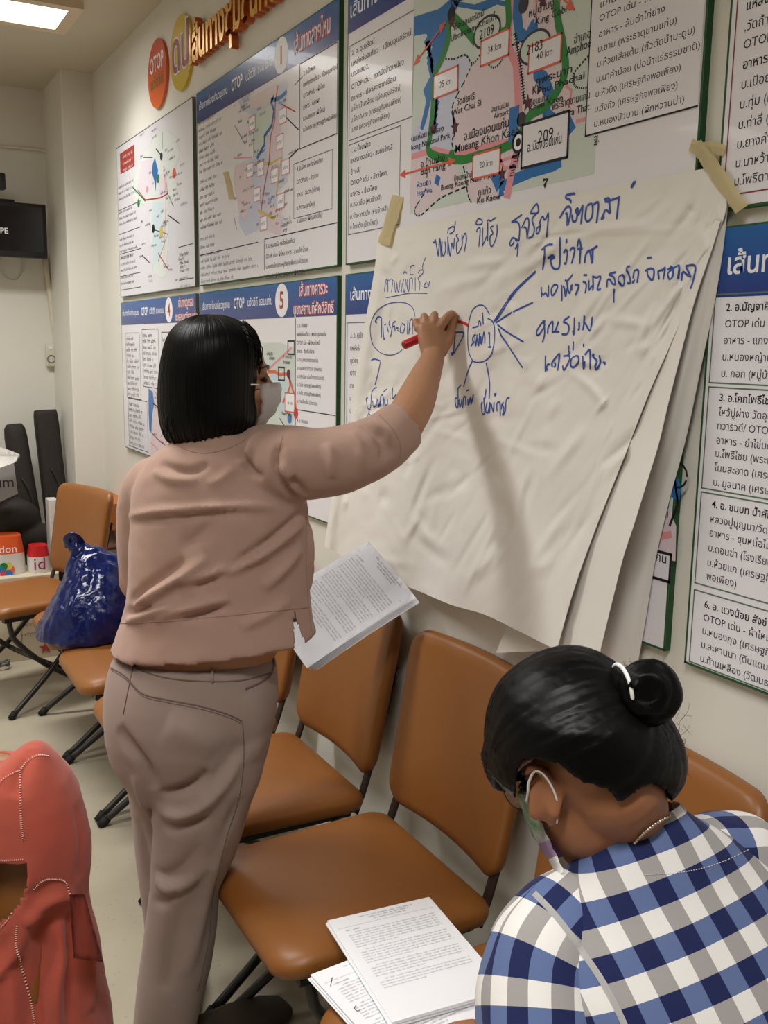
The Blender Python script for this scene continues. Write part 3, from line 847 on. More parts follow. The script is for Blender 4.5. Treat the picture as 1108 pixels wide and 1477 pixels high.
# --- lower middle, hidden for the most part by the paper
x0, x1 = CX[2]
t = poster(x0, x1, LO0, LO1, 'map poster mostly hidden behind the hanging flip chart', m_edge)
q = Print(); q.text('เส้นทางเกษตรธรรมชาติ', x0 + .03, LO1 - .068, .040, None, m_white, .014)
xa = x0 + .012; q.frame(xa, LO0 + .03, xa + .3, LO1 - .125, .0025, m_grey)
for i, s in enumerate(('3. อ. ภูเวียง', 'แหล่งท่องเที่ยว', 'ภูเวียง', 'OTOP เด่น', 'อาหาร - ปลา', 'บ.โคกสูง', 'บ.ห้วยทราย', 'บ.หนองนา', 'บ.สระ')):
    q.text(s, xa + .02, LO1 - .165 - i * .033, .0185, None, m_bold if i < 4 else m_text, .006 if i < 4 else 0)
zk = lambda X, Y: W(880 + X / 3.356, 580 + Y / 3.356)
q.build('printed_text', t)
q2 = Print()
MK = lambda pts: [zk(*p) for p in pts]
q2.rect(x0 + .35, zk(240, 690)[1], x1 - .006, LO1 - .13, m_mgreen)
q2.poly(MK([(150, 480), (280, 500), (322, 600), (318, 770), (150, 740)]), m_mpink, .0001)
q2.poly(MK([(300, 380), (335, 370), (345, 420), (335, 490), (318, 470), (300, 460)]), m_mblue, .0003)
q2.line(MK([(300, 640), (250, 650), (180, 640)]), .012, m_pinkink, .0003)
q2.line(MK([(330, 250), (310, 340), (330, 490), (290, 600)]), .005, m_bold, .0003)
c = zk(330, 355); q2.line([(c[0] + .02 * math.cos(k * .5), c[1] + .02 * math.sin(k * .5)) for k in range(13)], .004, m_bold, .0004)
c0, c1 = zk(180, 790), zk(306, 690); q2.rect(c0[0] - .1, c0[1] - .02, c1[0], c1[1] - .015, m_board, .0004); q2.frame(c0[0] - .1, c0[1] - .02, c1[0], c1[1] - .015, .005, m_bold, .0005)
q2.text('อ.ขอนแก่น', c1[0] - .012, c0[1] + .012, .022, None, m_bold, .008, .0006, 'R')
for s, X, Y in (('บ้านแฮด', 285, 560), ('ชนบท', 290, 515), ('ขอนแก่น', 320, 290), ('ภูเขา', 335, 180)):
    c = zk(X, Y); q2.text(s, x1 - .012, c[1], .02, None, m_bold, .004, .0006, 'R')
q2.build('map_print', t)

# --- lower right
x0, x1 = CX[3]
t = poster(x0, x1, LO0 - .007, LO1, 'lower poster at the right edge listing districts 2, 3, 4 and 6', m_edge)
z8 = lambda X, Y: W(800 + X / 3.597, 250 + Y / 3.597)
q = Print()
c = z8(898, 512); q.text('เส้นทางสายไหมขอนแก่น', c[0], c[1] - .003, .043, None, m_white, .018)
xl = x0 + .010
for za, zb in ((z8(848, 625)[1], z8(815, 1090)[1]), (z8(812, 1105)[1], zk(452, 420)[1]), (zk(450, 432)[1], zk(415, 878)[1]), (zk(412, 905)[1], LO0 - .002)):
    q.frame(xl, zb, x1 - .01, za, .0022, mat('print_frame_green', (96, 120, 100), .5, .2) if 'print_frame_green' not in bpy.data.materials else bpy.data.materials['print_frame_green'])
for s, fn, X, Y, b_ in (('2. อ.มัญจาคีรี', z8, 875, 715, 1), ('OTOP เด่น - ผ้าไหม', z8, 868, 800, 0), ('อาหาร - แกงหน่อไม้', z8, 862, 885, 0), ('บ.หนองหญ้าปล้อง', z8, 856, 970, 0), ('บ. กอก (หมู่บ้านท่องเที่ยว)', z8, 850, 1055, 0),
                        ('3. อ.โคกโพธิ์ไชย', z8, 838, 1180, 1), ('ไหว้ปู่ผ่าง วัดอุดมคงคา', z8, 832, 1255, 0), ('ทวารวดี/ OTOP เด่น', z8, 825, 1325, 0), ('อาหาร - ยำไข่มดแดง', zk, 498, 198, 0), ('บ.โพธิ์ไชย (พระเจ้าใหญ่)', zk, 492, 262, 0), ('โนนสะอาด (เศรษฐกิจ)', zk, 485, 330, 0), ('บ. มูลนาค (เศรษฐกิจ)', zk, 482, 400, 0),
                        ('4. อ. ชนบท น้ำศักดิ์สิทธิ์', zk, 468, 505, 1), ('หลวงปู่บุญมา/วัดป่า', zk, 462, 575, 0), (' อาหาร - ซุบหน่อไม้', zk, 470, 645, 0), ('บ.ดอนข่า (โรงเรียน)', zk, 453, 715, 0), ('บ.ห้วยแก (เศรษฐกิจ)', zk, 447, 785, 0), ('พอเพียง)', zk, 442, 850, 0),
                        ('6. อ. แวงน้อย สังข์', zk, 432, 985, 1), ('OTOP เด่น - ผ้าไหม', zk, 427, 1048, 0), ('บ.หนองกุง (เศรษฐกิจ)', zk, 423, 1112, 0), ('บ.ละหานนา (ดินแดน)', zk, 417, 1178, 0), ('บ.ก้านเหลือง (วัฒนธรรม)', zk, 412, 1245, 0)):
    c = fn(X, Y); q.text(s, xl + .024, c[1], .0165, None, m_bold if b_ else m_text, .014 if b_ else .001)
q.build('printed_text', t)

# ------------------------------------------------------------------ round logos and raised gold letters above the posters


def disc_sign(pxc, pyc, ptop, pbot, cols, label, name):
    cx_, cz_ = W(pxc, pyc); r = abs(W(pxc, ptop)[1] - W(pxc, pbot)[1]) / 2
    t = thing(name, (cx_, WALL, cz_ - r), label, 'sign')
    bm = bmesh.new()
    bmesh.ops.create_cone(bm, cap_ends=True, segments=48, radius1=r, radius2=r, depth=.012, matrix=Matrix.Translation((cx_, WALL - .006, cz_)) @ Matrix.Rotation(math.pi / 2, 4, 'X'))
    sharp(obj('disc', bm, cols, t)); return t, cx_, cz_, r


def two_tone(name, a, b_, zc, h):
    m = mat(name, a, .3, .5); nt = m.node_tree; g = nt.nodes.new('ShaderNodeNewGeometry'); s = nt.nodes.new('ShaderNodeSeparateXYZ'); nt.links.new(g.outputs['Position'], s.inputs[0])
    mr = nt.nodes.new('ShaderNodeMapRange'); mr.inputs['From Min'].default_value = zc - h; mr.inputs['From Max'].default_value = zc + h; nt.links.new(s.outputs['Z'], mr.inputs['Value'])
    r = nt.nodes.new('ShaderNodeValToRGB'); r.color_ramp.elements[0].color = lin(b_); r.color_ramp.elements[1].color = lin(a); nt.links.new(mr.outputs['Result'], r.inputs['Fac'])
    nt.links.new(r.outputs['Color'], m.node_tree.nodes['Principled BSDF'].inputs['Base Color']); return m


cz = W(226, 106)[1]
t, cx_, cz_, r = disc_sign(226, 106, 56, 157, two_tone('logo_orange', (206, 70, 54), (230, 110, 50), cz, .12), 'red and orange round logo disc reading OTOP, high on the wall', 'logo_disc')
q = Print(O=(0, WALL - .0125, 0)); q.text('OTOP', cx_, cz_ + .012, .085, .19, m_white, .02, 0, 'C'); q.text('นวัตวิถี', cx_, cz_ - .05, .06, .17, m_mroute, .0, 0, 'C'); q.build('logo_print', t)
t, cx_, cz_, r = disc_sign(260, 76, 21, 131, mat('logo_yellow', (212, 182, 52), .3, .5), 'yellow round disc with a purple letter, beside the orange logo disc', 'logo_disc')
q = Print(O=(0, WALL - .0125, 0)); q.text('ดป', cx_, cz_ - .055, .20, .20, m_white, .05, 0, 'C'); q.text('ดป', cx_, cz_ - .055, .20, .20, mat('logo_purple', (150, 60, 92), .4, .4), .02, .0006, 'C'); q.build('logo_print', t)

m_gold = mat('gold_letters', (214, 158, 52), .25, .5, metal=.55)
m_rust = mat('letter_sides', (186, 92, 40), .35, .4, metal=.3)
cu = bpy.data.curves.new('t', 'FONT'); cu.body = 'เส้นทางชุมชนท่องเที่ยว'; cu.size = 1.0; cu.extrude = .013; cu.offset = .03; cu.bevel_depth = .0; cu.resolution_u = 3
o = bpy.data.objects.new('t', cu); COL.objects.link(o)
dg = bpy.context.evaluated_depsgraph_get(); dg.update(); me = bpy.data.meshes.new_from_object(o.evaluated_get(dg), depsgraph=dg); bpy.data.objects.remove(o)
P = coords(me); a = W(281, 96); wt = W(395, 10)[0] - a[0]
full = P[:, 0].max() - P[:, 0].min(); s = .125
Q = np.column_stack([a[0] + (P[:, 0] - P[:, 0].min()) * s, WALL - .021 - P[:, 2], a[1] + .005 + P[:, 1] * s * 1.3]); set_coords(me, Q)
o = link('raised_lettering', me, [m_gold, m_rust]); tag(o, 'raised gold Thai lettering running along the top of the wall', 'lettering')
for p in me.polygons: p.material_index = 0 if abs(p.normal.y) > .8 else 1
# ================================================================== FLIP CHART PAPER
m_paper = mat('flip_chart_paper', (230, 226, 219), 0.6, 0.3, bump=(14, 0.12, 0.01))
m_tape = mat('masking_tape', (242, 228, 184), 0.5, 0.3)
m_ink = mat('marker_blue', (52, 84, 164), 0.5, 0.3)
m_inkthin = mat('pen_blue', (74, 82, 130), 0.5, 0.3)
m_inkred = mat('marker_red', (206, 52, 62), 0.4, 0.4)


def pl(pts, n): return catmull([(*p, 0) for p in pts], n)[:, :2]


def sheet(top, right, left, bottom, hfun, nu, nv, crum, seed, thick=.0007):
    """paper surface inside four measured edges, standing hfun(u, v) off the wall"""
    T, B = pl(top, nu), pl(bottom, nu); L, R_ = pl(left, nv), pl(right, nv)
    rr = random.Random(seed)
    cr = []
    for k in range(int(crum[1])):
        a = np.array([rr.random(), rr.random()]); th = rr.uniform(0, 6.28); ln = rr.uniform(.03, .22)
        cr.append((a, a + ln * np.array([math.cos(th), math.sin(th)]), rr.uniform(.3, 1) * rr.choice((-1, 1)), rr.uniform(.012, .032)))
    vs = []
    for j in range(nv):
        v = j / (nv - 1)
        for i in range(nu):
            u = i / (nu - 1)
            p = (1 - v) * T[i] + v * B[i] + (1 - u) * L[j] + u * R_[j] - ((1 - u) * (1 - v) * T[0] + u * (1 - v) * T[-1] + (1 - u) * v * B[0] + u * v * B[-1])
            h = hfun(u, v)
            fade = min(1, v * 6) * min(1, u * 12)
            q = np.array([u, v])
            for a, b_, s, w in cr:
                d = b_ - a; t = min(1, max(0, (q - a) @ d / (d @ d))); dist = np.hypot(*(q - a - t * d))
                if dist < w: h += crum[0] * s * (1 - dist / w) * math.sin(math.pi * min(.97, max(.03, t))) * fade
            h += crum[0] * .8 * (abs(noise.noise(Vector((u * 5 + seed, v * 5, 0)))) - .2) * fade
            h += crum[0] * .45 * (abs(noise.noise(Vector((u * 13 + seed, v * 13, 2)))) - .2) * fade
            w3 = at_y(p[0], p[1], WALL - max(h, .0145)); vs.append(tuple(w3))
    fs = [(j * nu + i, j * nu + i + 1, (j + 1) * nu + i + 1, (j + 1) * nu + i) for j in range(nv - 1) for i in range(nu - 1)]
    me = bpy.data.meshes.new('sheet'); me.from_pydata(vs, [], fs); me.update()
    if me.polygons[len(fs) // 2].normal.y > 0: me.flip_normals()
    tree = BVHTree.FromPolygons([Vector(v) for v in vs], fs)
    bm = bmesh.new(); bm.from_mesh(me); bmesh.ops.solidify(bm, geom=bm.faces[:], thickness=thick)
    return bm, tree


chart = thing('flip_chart', (-1.7, WALL, 1.0), 'large sheets of white paper with blue handwriting, taped over the posters', 'flip chart paper')
RIGHT1 = [(1037, 240), (1048, 296), (1030, 350), (1000, 420), (970, 490), (935, 570), (900, 660), (860, 760), (828, 850), (803, 938)]


def h1(u, v):
    return .0165 + .055 * v ** 1.4 * (.5 + .5 * u) + .02 * max(0, u - .9) * 10 * v * .6 + .006 * math.sin(u * 9 + 1) * v + .012 * math.exp(-((u - .02) / .04) ** 2) * min(1, 4 * v)


bmf, TREE = sheet([(545, 336), (600, 323), (700, 304), (800, 285), (900, 264), (1000, 246), (1037, 240)], RIGHT1,
                  [(545, 336), (540, 390), (524, 480), (508, 570), (505, 608), (490, 660), (478, 720), (468, 788)],
                  [(468, 788), (500, 805), (545, 830), (600, 851), (650, 872), (700, 887), (750, 911), (803, 938)], h1, 180, 150, (.0058, 190), 3)
me = bpy.data.meshes.new('front_sheet'); bmesh.ops.recalc_face_normals(bmf, faces=bmf.faces); bmf.to_mesh(me); bmf.free()
link('front_sheet', me, m_paper, chart, smooth=False)
sharp(bpy.data.objects['front_sheet'], 50)

R2 = [(1047, 292), (1030, 350), (1003, 430), (982, 510), (965, 577), (950, 640), (933, 696), (915, 755), (899, 804), (880, 880), (865, 942)]
R3 = [(1050, 294), (1043, 360), (1030, 440), (1011, 530), (990, 630), (966, 720), (945, 810), (932, 890), (919, 962)]


def strip_sheet(name, R_, wid, base, curl, seed):
    L_ = [(x - wid * (.25 + .75 * i / (len(R_) - 1)), y) for i, (x, y) in enumerate(R_)]
    bm, _ = sheet([L_[0], R_[0]], R_, L_, [L_[-1], ((L_[-1][0] + R_[-1][0]) / 2, (L_[-1][1] + R_[-1][1]) / 2 - 3), R_[-1]],
                  lambda u, v: .0145 + base * min(1, v * 1.3) + curl(u) * min(1, v * 1.6), 30, 60, (.002, 8), seed)
    me = bpy.data.meshes.new(name); bmesh.ops.recalc_face_normals(bm, faces=bm.faces); bm.to_mesh(me); bm.free()
    sharp(link(name, me, m_paper, chart), 50)


strip_sheet('back_sheet', R2, 150, .020, lambda u: .062 * u ** 2.2, 11)
strip_sheet('back_sheet', R3, 150, .004, lambda u: .026 * math.sin(math.pi * min(1, max(0, (u - .35) / .6))) ** 2, 17)

# --- handwriting: pen strokes lying on the front sheet (measured in enlarged views: origin x, origin y, scale)
WRITING = [
    ((600, 270, 6.156, 2.6), """150,480 165,495 175,470 200,615|200,615 215,460 225,620|235,480 230,560 245,610 265,560 260,480|285,440 285,600|285,470 305,610 320,500 335,545 345,450|290,415 285,400 295,370 330,350 345,370 330,400 300,415|345,370 352,300|375,415 360,430 380,470 362,500 370,590 410,520 410,420|415,460 440,410 450,470 430,575|540,400 550,370 572,375 560,530|535,310 560,280 590,300 580,330 540,330 535,310|595,360 590,525|590,525 635,420 640,310|630,305 650,290 665,300 715,268|638,320 638,480|690,345 665,360 685,410 660,440 665,520 690,510 720,420 722,330"""),
    ((730, 250, 5.54, 3.0), """45,390 130,330|45,390 90,390 110,430 105,540|105,540 70,520 50,520 32,560 40,578 60,560 65,545|75,530 90,545|75,590 80,600 98,560 90,668|145,440 150,430 165,450 170,525|125,440 165,360 185,390 170,520|195,320 215,280 245,245 258,270 255,315 195,322|245,320 210,370 228,440 215,500 180,520|275,420 250,440 245,480 265,470 280,400|265,410 285,355 300,350 305,370 320,365 340,325 325,515"""),
    ((730, 250, 5.54, 3.6), """430,360 470,290 500,265 520,300 495,420|475,320 490,330 490,420|520,240 515,215 480,195 490,165 530,145 552,170|530,330 535,380 560,380 570,330 560,300 575,280 580,330 600,290 615,265 600,410|645,260 635,350 655,385 690,340 690,250 650,255|700,250 740,240 725,400|785,210 820,200 830,225 790,225|825,200 835,320|835,320 800,295 780,330 765,365 790,350|840,215 915,190|905,195 885,370|1050,42 1005,118|1035,45 1000,118|375,570 330,575 285,612 310,615 295,775|335,680 370,655 385,670 360,690 370,745 400,765 430,730 432,510|485,525 485,560|460,640 480,610 492,640 480,715 465,720|510,620 535,595 550,620 525,725|570,590 585,530 600,590 575,605 615,600|597,605 590,725|630,720 640,650 670,620 690,715 695,610|655,630 735,580"""),
    ((760, 330, 8.523, 3.2), """180,715 185,845|185,790 210,810 235,790 265,830 270,690|335,690 305,740 310,815 340,800 380,720 370,690 330,690|430,690 435,890|450,700 465,740 480,830 500,740 530,790 550,690|470,630 500,640 570,560|495,640 505,740|560,680 555,760|590,685 630,690 640,710 600,820|690,650 720,660 735,700 720,795|765,630 765,760|765,760 810,700 815,760|700,568 745,570|815,570 820,740|820,590 860,600 910,595 870,740 915,745"""),
    ((860, 360, 6.925, 3.0), """130,245 200,225|110,380 115,310 140,300 165,340 195,350|130,250 180,280 195,350|180,390 178,530|225,270 225,320 265,365 285,320 270,255 230,270|240,330 262,360|305,215 310,175 340,165|305,210 330,250 345,330 310,335|370,310 370,330 390,300|370,290 385,215 425,215 412,335|510,85 560,78|490,215 540,190 580,210 565,305 520,260 515,215|620,210 630,300|625,215 690,195|660,215 690,185 672,300|715,205 735,190 770,205 760,280 735,295 720,240 765,190 740,165|770,190 830,165 820,295|855,315 870,225 920,260 950,270|900,170 945,265|895,165 990,163 975,300 945,395|1010,476 1018,482"""),
    ((760, 440, 7.914, 3.2), """115,345 120,290 180,200 205,230 150,330 115,345|180,185 215,185|200,210 205,330 180,430|240,330 245,260 280,200 300,200 295,305 320,300|325,305 360,200 365,185|300,305 375,305|490,130 420,180|415,190 470,220 485,270 460,330 400,335|545,140 540,330 525,290|600,190 600,275 585,275|660,120 650,285|640,290 665,210 725,290 750,130|215,575 215,750 240,680 265,680|225,720 240,745|295,710 290,660 340,590 370,560 375,580 355,750|310,710 330,690 320,650|420,585 480,580 490,620 430,740 410,690|485,460 480,520 495,550 470,560|535,415 530,520|560,580 510,620 505,690 540,710 590,650 590,590 555,580|640,580 650,725 665,640|650,440 652,480|665,570 700,525 725,530 725,735|775,560 755,580 800,640 785,690 795,735 840,660 830,570|870,655 895,660 895,690"""),
    ((640, 420, 7.385, 2.2), """490,245 440,165 380,150 310,200 275,310 260,430 265,620 310,735 375,758 450,735 510,670 540,540 545,400 520,320 470,290"""),
    ((640, 420, 7.385, 3.0), """535,330 600,225 660,135 760,-5 985,-215|555,320 640,195 770,5 985,-205|555,340 720,232 955,120|575,355 640,410 720,462 855,542|585,395 620,480 690,580 845,818|310,740 265,840 215,1020|455,760 490,960 487,1145|310,390 350,380 370,370 375,330 390,320 400,370|415,225 425,355|290,590 310,560 325,545 310,520 320,480 345,460|335,490 345,580 360,460|360,500 375,580 385,450|390,470 395,560|400,480 405,570|410,560 430,440 440,480 440,560|475,455 490,450 490,590|475,595 510,595|75,562 78,570|125,440 105,665 85,660 125,655|125,440 205,440 210,480 140,610 110,660|150,1050 160,1030 190,1000|155,1040 155,1230 135,1230 125,1150 145,1140|180,1150 165,1180 180,1230 200,1140|205,1250 215,1140 235,1130 240,1220|245,1060 275,1050|260,1150 265,1220|265,1220 290,1130 295,1200 320,1100|455,1040 440,1140 430,1150 440,1290 415,1300 405,1200 420,1190|465,1180 450,1270 475,1290 495,1180|500,1190 490,1300|510,1200 530,1280 540,1180|535,1100 560,1095 545,1120|570,1280 570,1200 600,1190 605,1330|620,1200 620,1260|640,1180 630,1210 645,1250 630,1320 660,1270 665,1180|665,1180 680,1140 705,1135"""),
    ((510, 370, 7.387, 1.7), """330,375 340,290 360,240 370,380|350,300 375,245|380,260 400,240 420,260 405,385|430,250 440,290 450,380 470,290|460,270 480,380 500,250|510,280 515,380|540,240 525,300 545,380 560,240|535,185 550,160 570,180|580,240 570,300 590,370 600,230|610,230 630,240 625,350|655,95 625,95 605,130 610,190 640,190|660,220 660,370|690,180 710,145 745,150 740,180 690,230 710,280 705,360|770,10 740,90 740,150|755,300 780,270 750,320 790,330|790,280 800,320 815,260|350,440 480,415 600,392 790,392|655,640 640,560 580,505 480,488 370,505 260,570 195,680 180,800 210,940 300,1030 400,1050 480,1025 520,990"""),
    ((510, 370, 7.387, 2.6), """250,710 235,690 260,645 295,650 300,680 300,870|315,735 325,880 340,860|330,730 350,720|360,740 375,810|390,680 380,720 400,760|395,860 400,830|400,850 420,720 450,690|420,750 440,740 445,800|455,760 480,760|470,780 485,800|510,720 500,800 530,810 550,740 520,710|580,680 575,830|600,700 590,830|610,760 600,790|600,690 630,670 630,830"""),
    ((500, 500, 9.233, 2.6), """330,180 380,165 455,190|455,200 420,360 380,510|330,610 370,560 405,540|335,620 320,820 285,820 270,740 265,690 290,680|350,720 360,800 400,770 410,690|420,690 430,800 450,720|460,810 450,680 485,650 500,790|490,605 545,560|510,700 515,770 545,770 550,700|580,680 585,705|615,545 615,685 660,640|300,850 300,880 270,940 250,980|260,970 200,980 100,1020|300,890 330,930"""),
]
RED = [((640, 420, 7.385, 5.0), "112,322 150,325 190,330 235,348 272,372")]


def ink(name, data, mt):
    bm = bmesh.new()
    for (ox, oy, sc, wpx), strokes in data:
        for st in strokes.split('|'):
            pts = [tuple(map(float, a.split(','))) for a in st.split()]
            pts = [(ox + x / sc, oy + y / sc) for x, y in pts]
            ln = sum(math.dist(a, b_) for a, b_ in zip(pts, pts[1:]))
            P = pl(pts, max(4 * len(pts), int(ln / .9)))
            prev = None; n = len(P); w0 = wpx * .62 / 1000
            hits = []
            for p in P:
                h, nn, _, _ = TREE.ray_cast(Vector(CAM), Vector(ray(*p)))
                if h is None: continue
                if nn.y > 0: nn = -nn
                hits.append((h + nn * .0007, nn))
            for k, (h, nn) in enumerate(hits):
                a = hits[max(0, k - 1)][0]; b_ = hits[min(len(hits) - 1, k + 1)][0]
                d = (b_ - a)
                if d.length < 1e-7: continue
                s = d.normalized().cross(nn).normalized()
                w = w0 * (1 if 0 < k < len(hits) - 1 else .6)
                cur = (bm.verts.new(h + s * w), bm.verts.new(h - s * w))
                if prev: bm.faces.new((prev[0], prev[1], cur[1], cur[0]))
                prev = cur
    bm.normal_update()
    for f in bm.faces:
        if f.normal.y > 0: f.normal_flip()
    me = bpy.data.meshes.new(name); bm.to_mesh(me); bm.free(); return link(name, me, mt, chart)


ink('handwriting', WRITING, m_ink)
ink('red_line', RED, m_inkred)


def tape_strip(name, pts, wid, y, label):
    """a strip of masking tape lying over paper and board"""
    bm = bmesh.new(); prev = None; rr = random.Random(int(pts[0][0]))
    P = pl(pts, 14)
    for i, p in enumerate(P):
        d = P[min(i + 1, 13)] - P[max(i - 1, 0)]; d /= np.hypot(*d); n_ = np.array([-d[1], d[0]])
        w = wid * (1 + rr.uniform(-.1, .1))
        q = []
        for s in (-1, -.3, .3, 1):
            a = p + n_ * w / 2 * s; yy = (y[0] + (y[1] - y[0]) * i / 13) - .0012 * (1 - s * s) - rr.uniform(0, .0008)
            q.append(bm.verts.new(at_y(a[0], a[1], yy)))
        if prev:
            for k in range(3): bm.faces.new((prev[k], prev[k + 1], q[k + 1], q[k]))
        prev = q
    bmesh.ops.solidify(bm, geom=bm.faces[:], thickness=.0004)
    tag(obj(name, bm, m_tape), label, 'tape', 'strips of masking tape')


tape_strip('masking_tape', [(574, 282), (568, 305), (560, 330), (553, 352)], 17, (1.1855, 1.175), 'masking tape strip holding the top left corner of the flip chart')
tape_strip('masking_tape', [(1003, 208), (1022, 232), (1045, 266), (1070, 302)], 22, (1.180, 1.180), 'slanting masking tape strip holding the top right corner of the flip chart')
tape_strip('masking_tape', [(996, 209), (1012, 214), (1030, 213), (1045, 218)], 18, (1.1835, 1.1835), 'short crumpled masking tape piece above the slanting strip')
tape_strip('masking_tape', [(325, 248), (330, 266), (334, 287)], 8, (1.1858, 1.1858), 'leftover yellowed tape scrap stuck on poster number 1')
# ================================================================== CHAIRS
m_vinyl = mat('tan_vinyl', (138, 86, 37), 0.42, 0.45, bump=(180, 0.05, 0.001), mottle=(3.5, .35, (130, 80, 33)))
m_frame = mat('black_steel', (36, 32, 28), 0.4, 0.5)
m_post = mat('brown_steel', (44, 30, 26), 0.45, 0.4)
m_foot = mat('black_rubber', (24, 22, 20), 0.7, 0.3)


def rounded_plan(hw_back, hw_front, y0, y1, r_back, r_front, n=8):
    pts = []
    for cx_, cy_, r, a0 in ((hw_back - r_back, y1 - r_back, r_back, 0), (-(hw_back - r_back), y1 - r_back, r_back, 90), (-(hw_front - r_front), y0 + r_front, r_front, 180), (hw_front - r_front, y0 + r_front, r_front, 270)):
        for k in range(n + 1):
            a = math.radians(a0 + 90 * k / n); pts.append((cx_ + r * math.cos(a), cy_ + r * math.sin(a)))
    out = []
    for i, p in enumerate(pts):         # extra points along the straight runs
        q = pts[(i + 1) % len(pts)]; d = math.dist(p, q); m = max(1, int(d / .03))
        for k in range(m): out.append((p[0] + (q[0] - p[0]) * k / m, p[1] + (q[1] - p[1]) * k / m))
    return np.array(out)


def cushion(plan, profile, fmap):
    """padded slab: outline rings following (inset, height) pairs, closed to a centre at both ends"""
    bm = bmesh.new(); c = (plan.max(0) + plan.min(0)) / 2; h = (plan.max(0) - plan.min(0)) / 2
    rings = []
    for ins, z in profile:
        s = (h - ins) / h
        rings.append([bm.verts.new(fmap(*(c + (p - c) * s), z)) for p in plan])
    n = len(plan)
    for a, b_ in zip(rings, rings[1:]):
        for k in range(n): bm.faces.new((a[k], a[(k + 1) % n], b_[(k + 1) % n], b_[k]))
    for r, e in ((rings[0], profile[0]), (rings[-1], profile[-1])):
        v = bm.verts.new(fmap(*c, e[1]))
        for k in range(n): bm.faces.new((r[k], r[(k + 1) % n], v))
    return bm


def make_chair(label):
    t = thing('padded_chair', (0, 0, 0), label, 'chair', 'tan padded chairs along the wall')
    plan = rounded_plan(.238, .222, -.235, .225, .045, .065)
    prof = [(.05, -.002), (.012, .0), (.004, .006), (.001, .016), (0, .028), (.004, .036), (.011, .043), (.022, .048), (.045, .052), (.09, .055), (.15, .057)]
    obj('seat', cushion(plan, prof, lambda x, y, z: (x, y, .418 + z - .010 * max(0, (-y - .15) / .08) ** 2)), m_vinyl, t, True)
    bp = rounded_plan(.232, .222, -.21, .20, .045, .055)
    prof = [(.10, -.020), (.03, -.020), (.010, -.017), (.002, -.010), (0, 0), (.002, .010), (.010, .018), (.03, .023), (.10, .026)]

    def bmap(x, h, z):
        return (x, .272 + .19 * h - z - .032 * (x / .23) ** 2 + .03, .70 + h)
    obj('backrest', cushion(bp, prof, bmap), m_vinyl, t, True)
    for s in (-1, 1):
        bm = bmesh.new()
        P = [(s * .198, .205, .402), (s * .197, .232, .47), (s * .194, .279, .62), (s * .19, .322, .76)]
        tube(bm, P, .015, 8, n=16, flat=.38, up=(0, 1, 0)); obj('back_post', bm, m_post, t, True)
    for s in (-1, 1):
        bm = bmesh.new(); tube(bm, [(s * .20, .15, .41), (s * .20, .145, .36), (s * .205, .12, .30), (s * .225, 0, .17), (s * .25, -.20, .012)], .0115, 10, n=28)
        l = obj('leg', bm, m_frame, t, True)
        bm = bmesh.new(); tube(bm, [(s * .2475, -.185, .026), (s * .2505, -.207, .001)], [.0145, .0155], 10); obj('foot_cap', bm, m_foot, l, True)
        bm = bmesh.new(); tube(bm, [(s * .178, -.16, .41), (s * .178, -.155, .36), (s * .18, -.13, .30), (s * .19, .0, .17), (s * .20, .24, .012)], .0115, 10, n=28)
        l = obj('leg', bm, m_frame, t, True)
        bm = bmesh.new(); tube(bm, [(s * .1988, .225, .026), (s * .2002, .247, .001)], [.0145, .0155], 10); obj('foot_cap', bm, m_foot, l, True)
    bm = bmesh.new()
    for s in (-1, 1): box(bm, (s * .19 - .014, -.19, .398), (s * .19 + .014, .19, .418))
    box(bm, (-.19, -.13, .400), (.19, -.10, .418)); box(bm, (-.19, .12, .400), (.19, .15, .418))
    obj('seat_frame', bm, m_frame, t)
    bm = bmesh.new(); tube(bm, [(-.188, 0, .17), (.188, 0, .17)], .006, 8); obj('crossbar', bm, m_frame, t, True)
    return t


CY = .845
ch = make_chair('tan padded chair in the middle foreground, empty, left of the seated woman')
ch.location = (-1.66, CY, 0)
dup(ch, 'tan padded chair behind the standing woman, half hidden by her papers and leg', (-2.20, CY, 0), 0)
dup(ch, 'tan padded chair almost wholly hidden behind the standing woman', (-2.745, CY, 0), 0)
dup(ch, 'tan padded chair left of the standing woman, next to the blue bag', (-3.285, CY, 0), 0)
dup(ch, 'tan padded chair with the blue plastic bag on its seat', (-3.825, CY, 0), 0)
dup(ch, 'tan padded chair turned out of the row at the far left', (-4.38, .645, 0), math.radians(17))
dup(ch, 'tan padded chair under the printed papers, backrest behind the seated woman', (-1.11, CY, 0), 0)
dup(ch, 'tan padded chair the seated woman in checks sits on', (-.56, CY - .02, 0), 0)
# ================================================================== FAR CORNER: SCREEN, BAGS, BOXES
m_black = mat('black_plastic', (22, 20, 19), 0.35, 0.45)
m_screen = mat('dark_screen', (14, 12, 12), 0.18, 0.5)
m_fabric = mat('black_nylon', (44, 39, 34), 0.7, 0.3, bump=(90, .3, .003))
m_cream = mat('cream_plastic', (212, 206, 186), 0.4, 0.4)

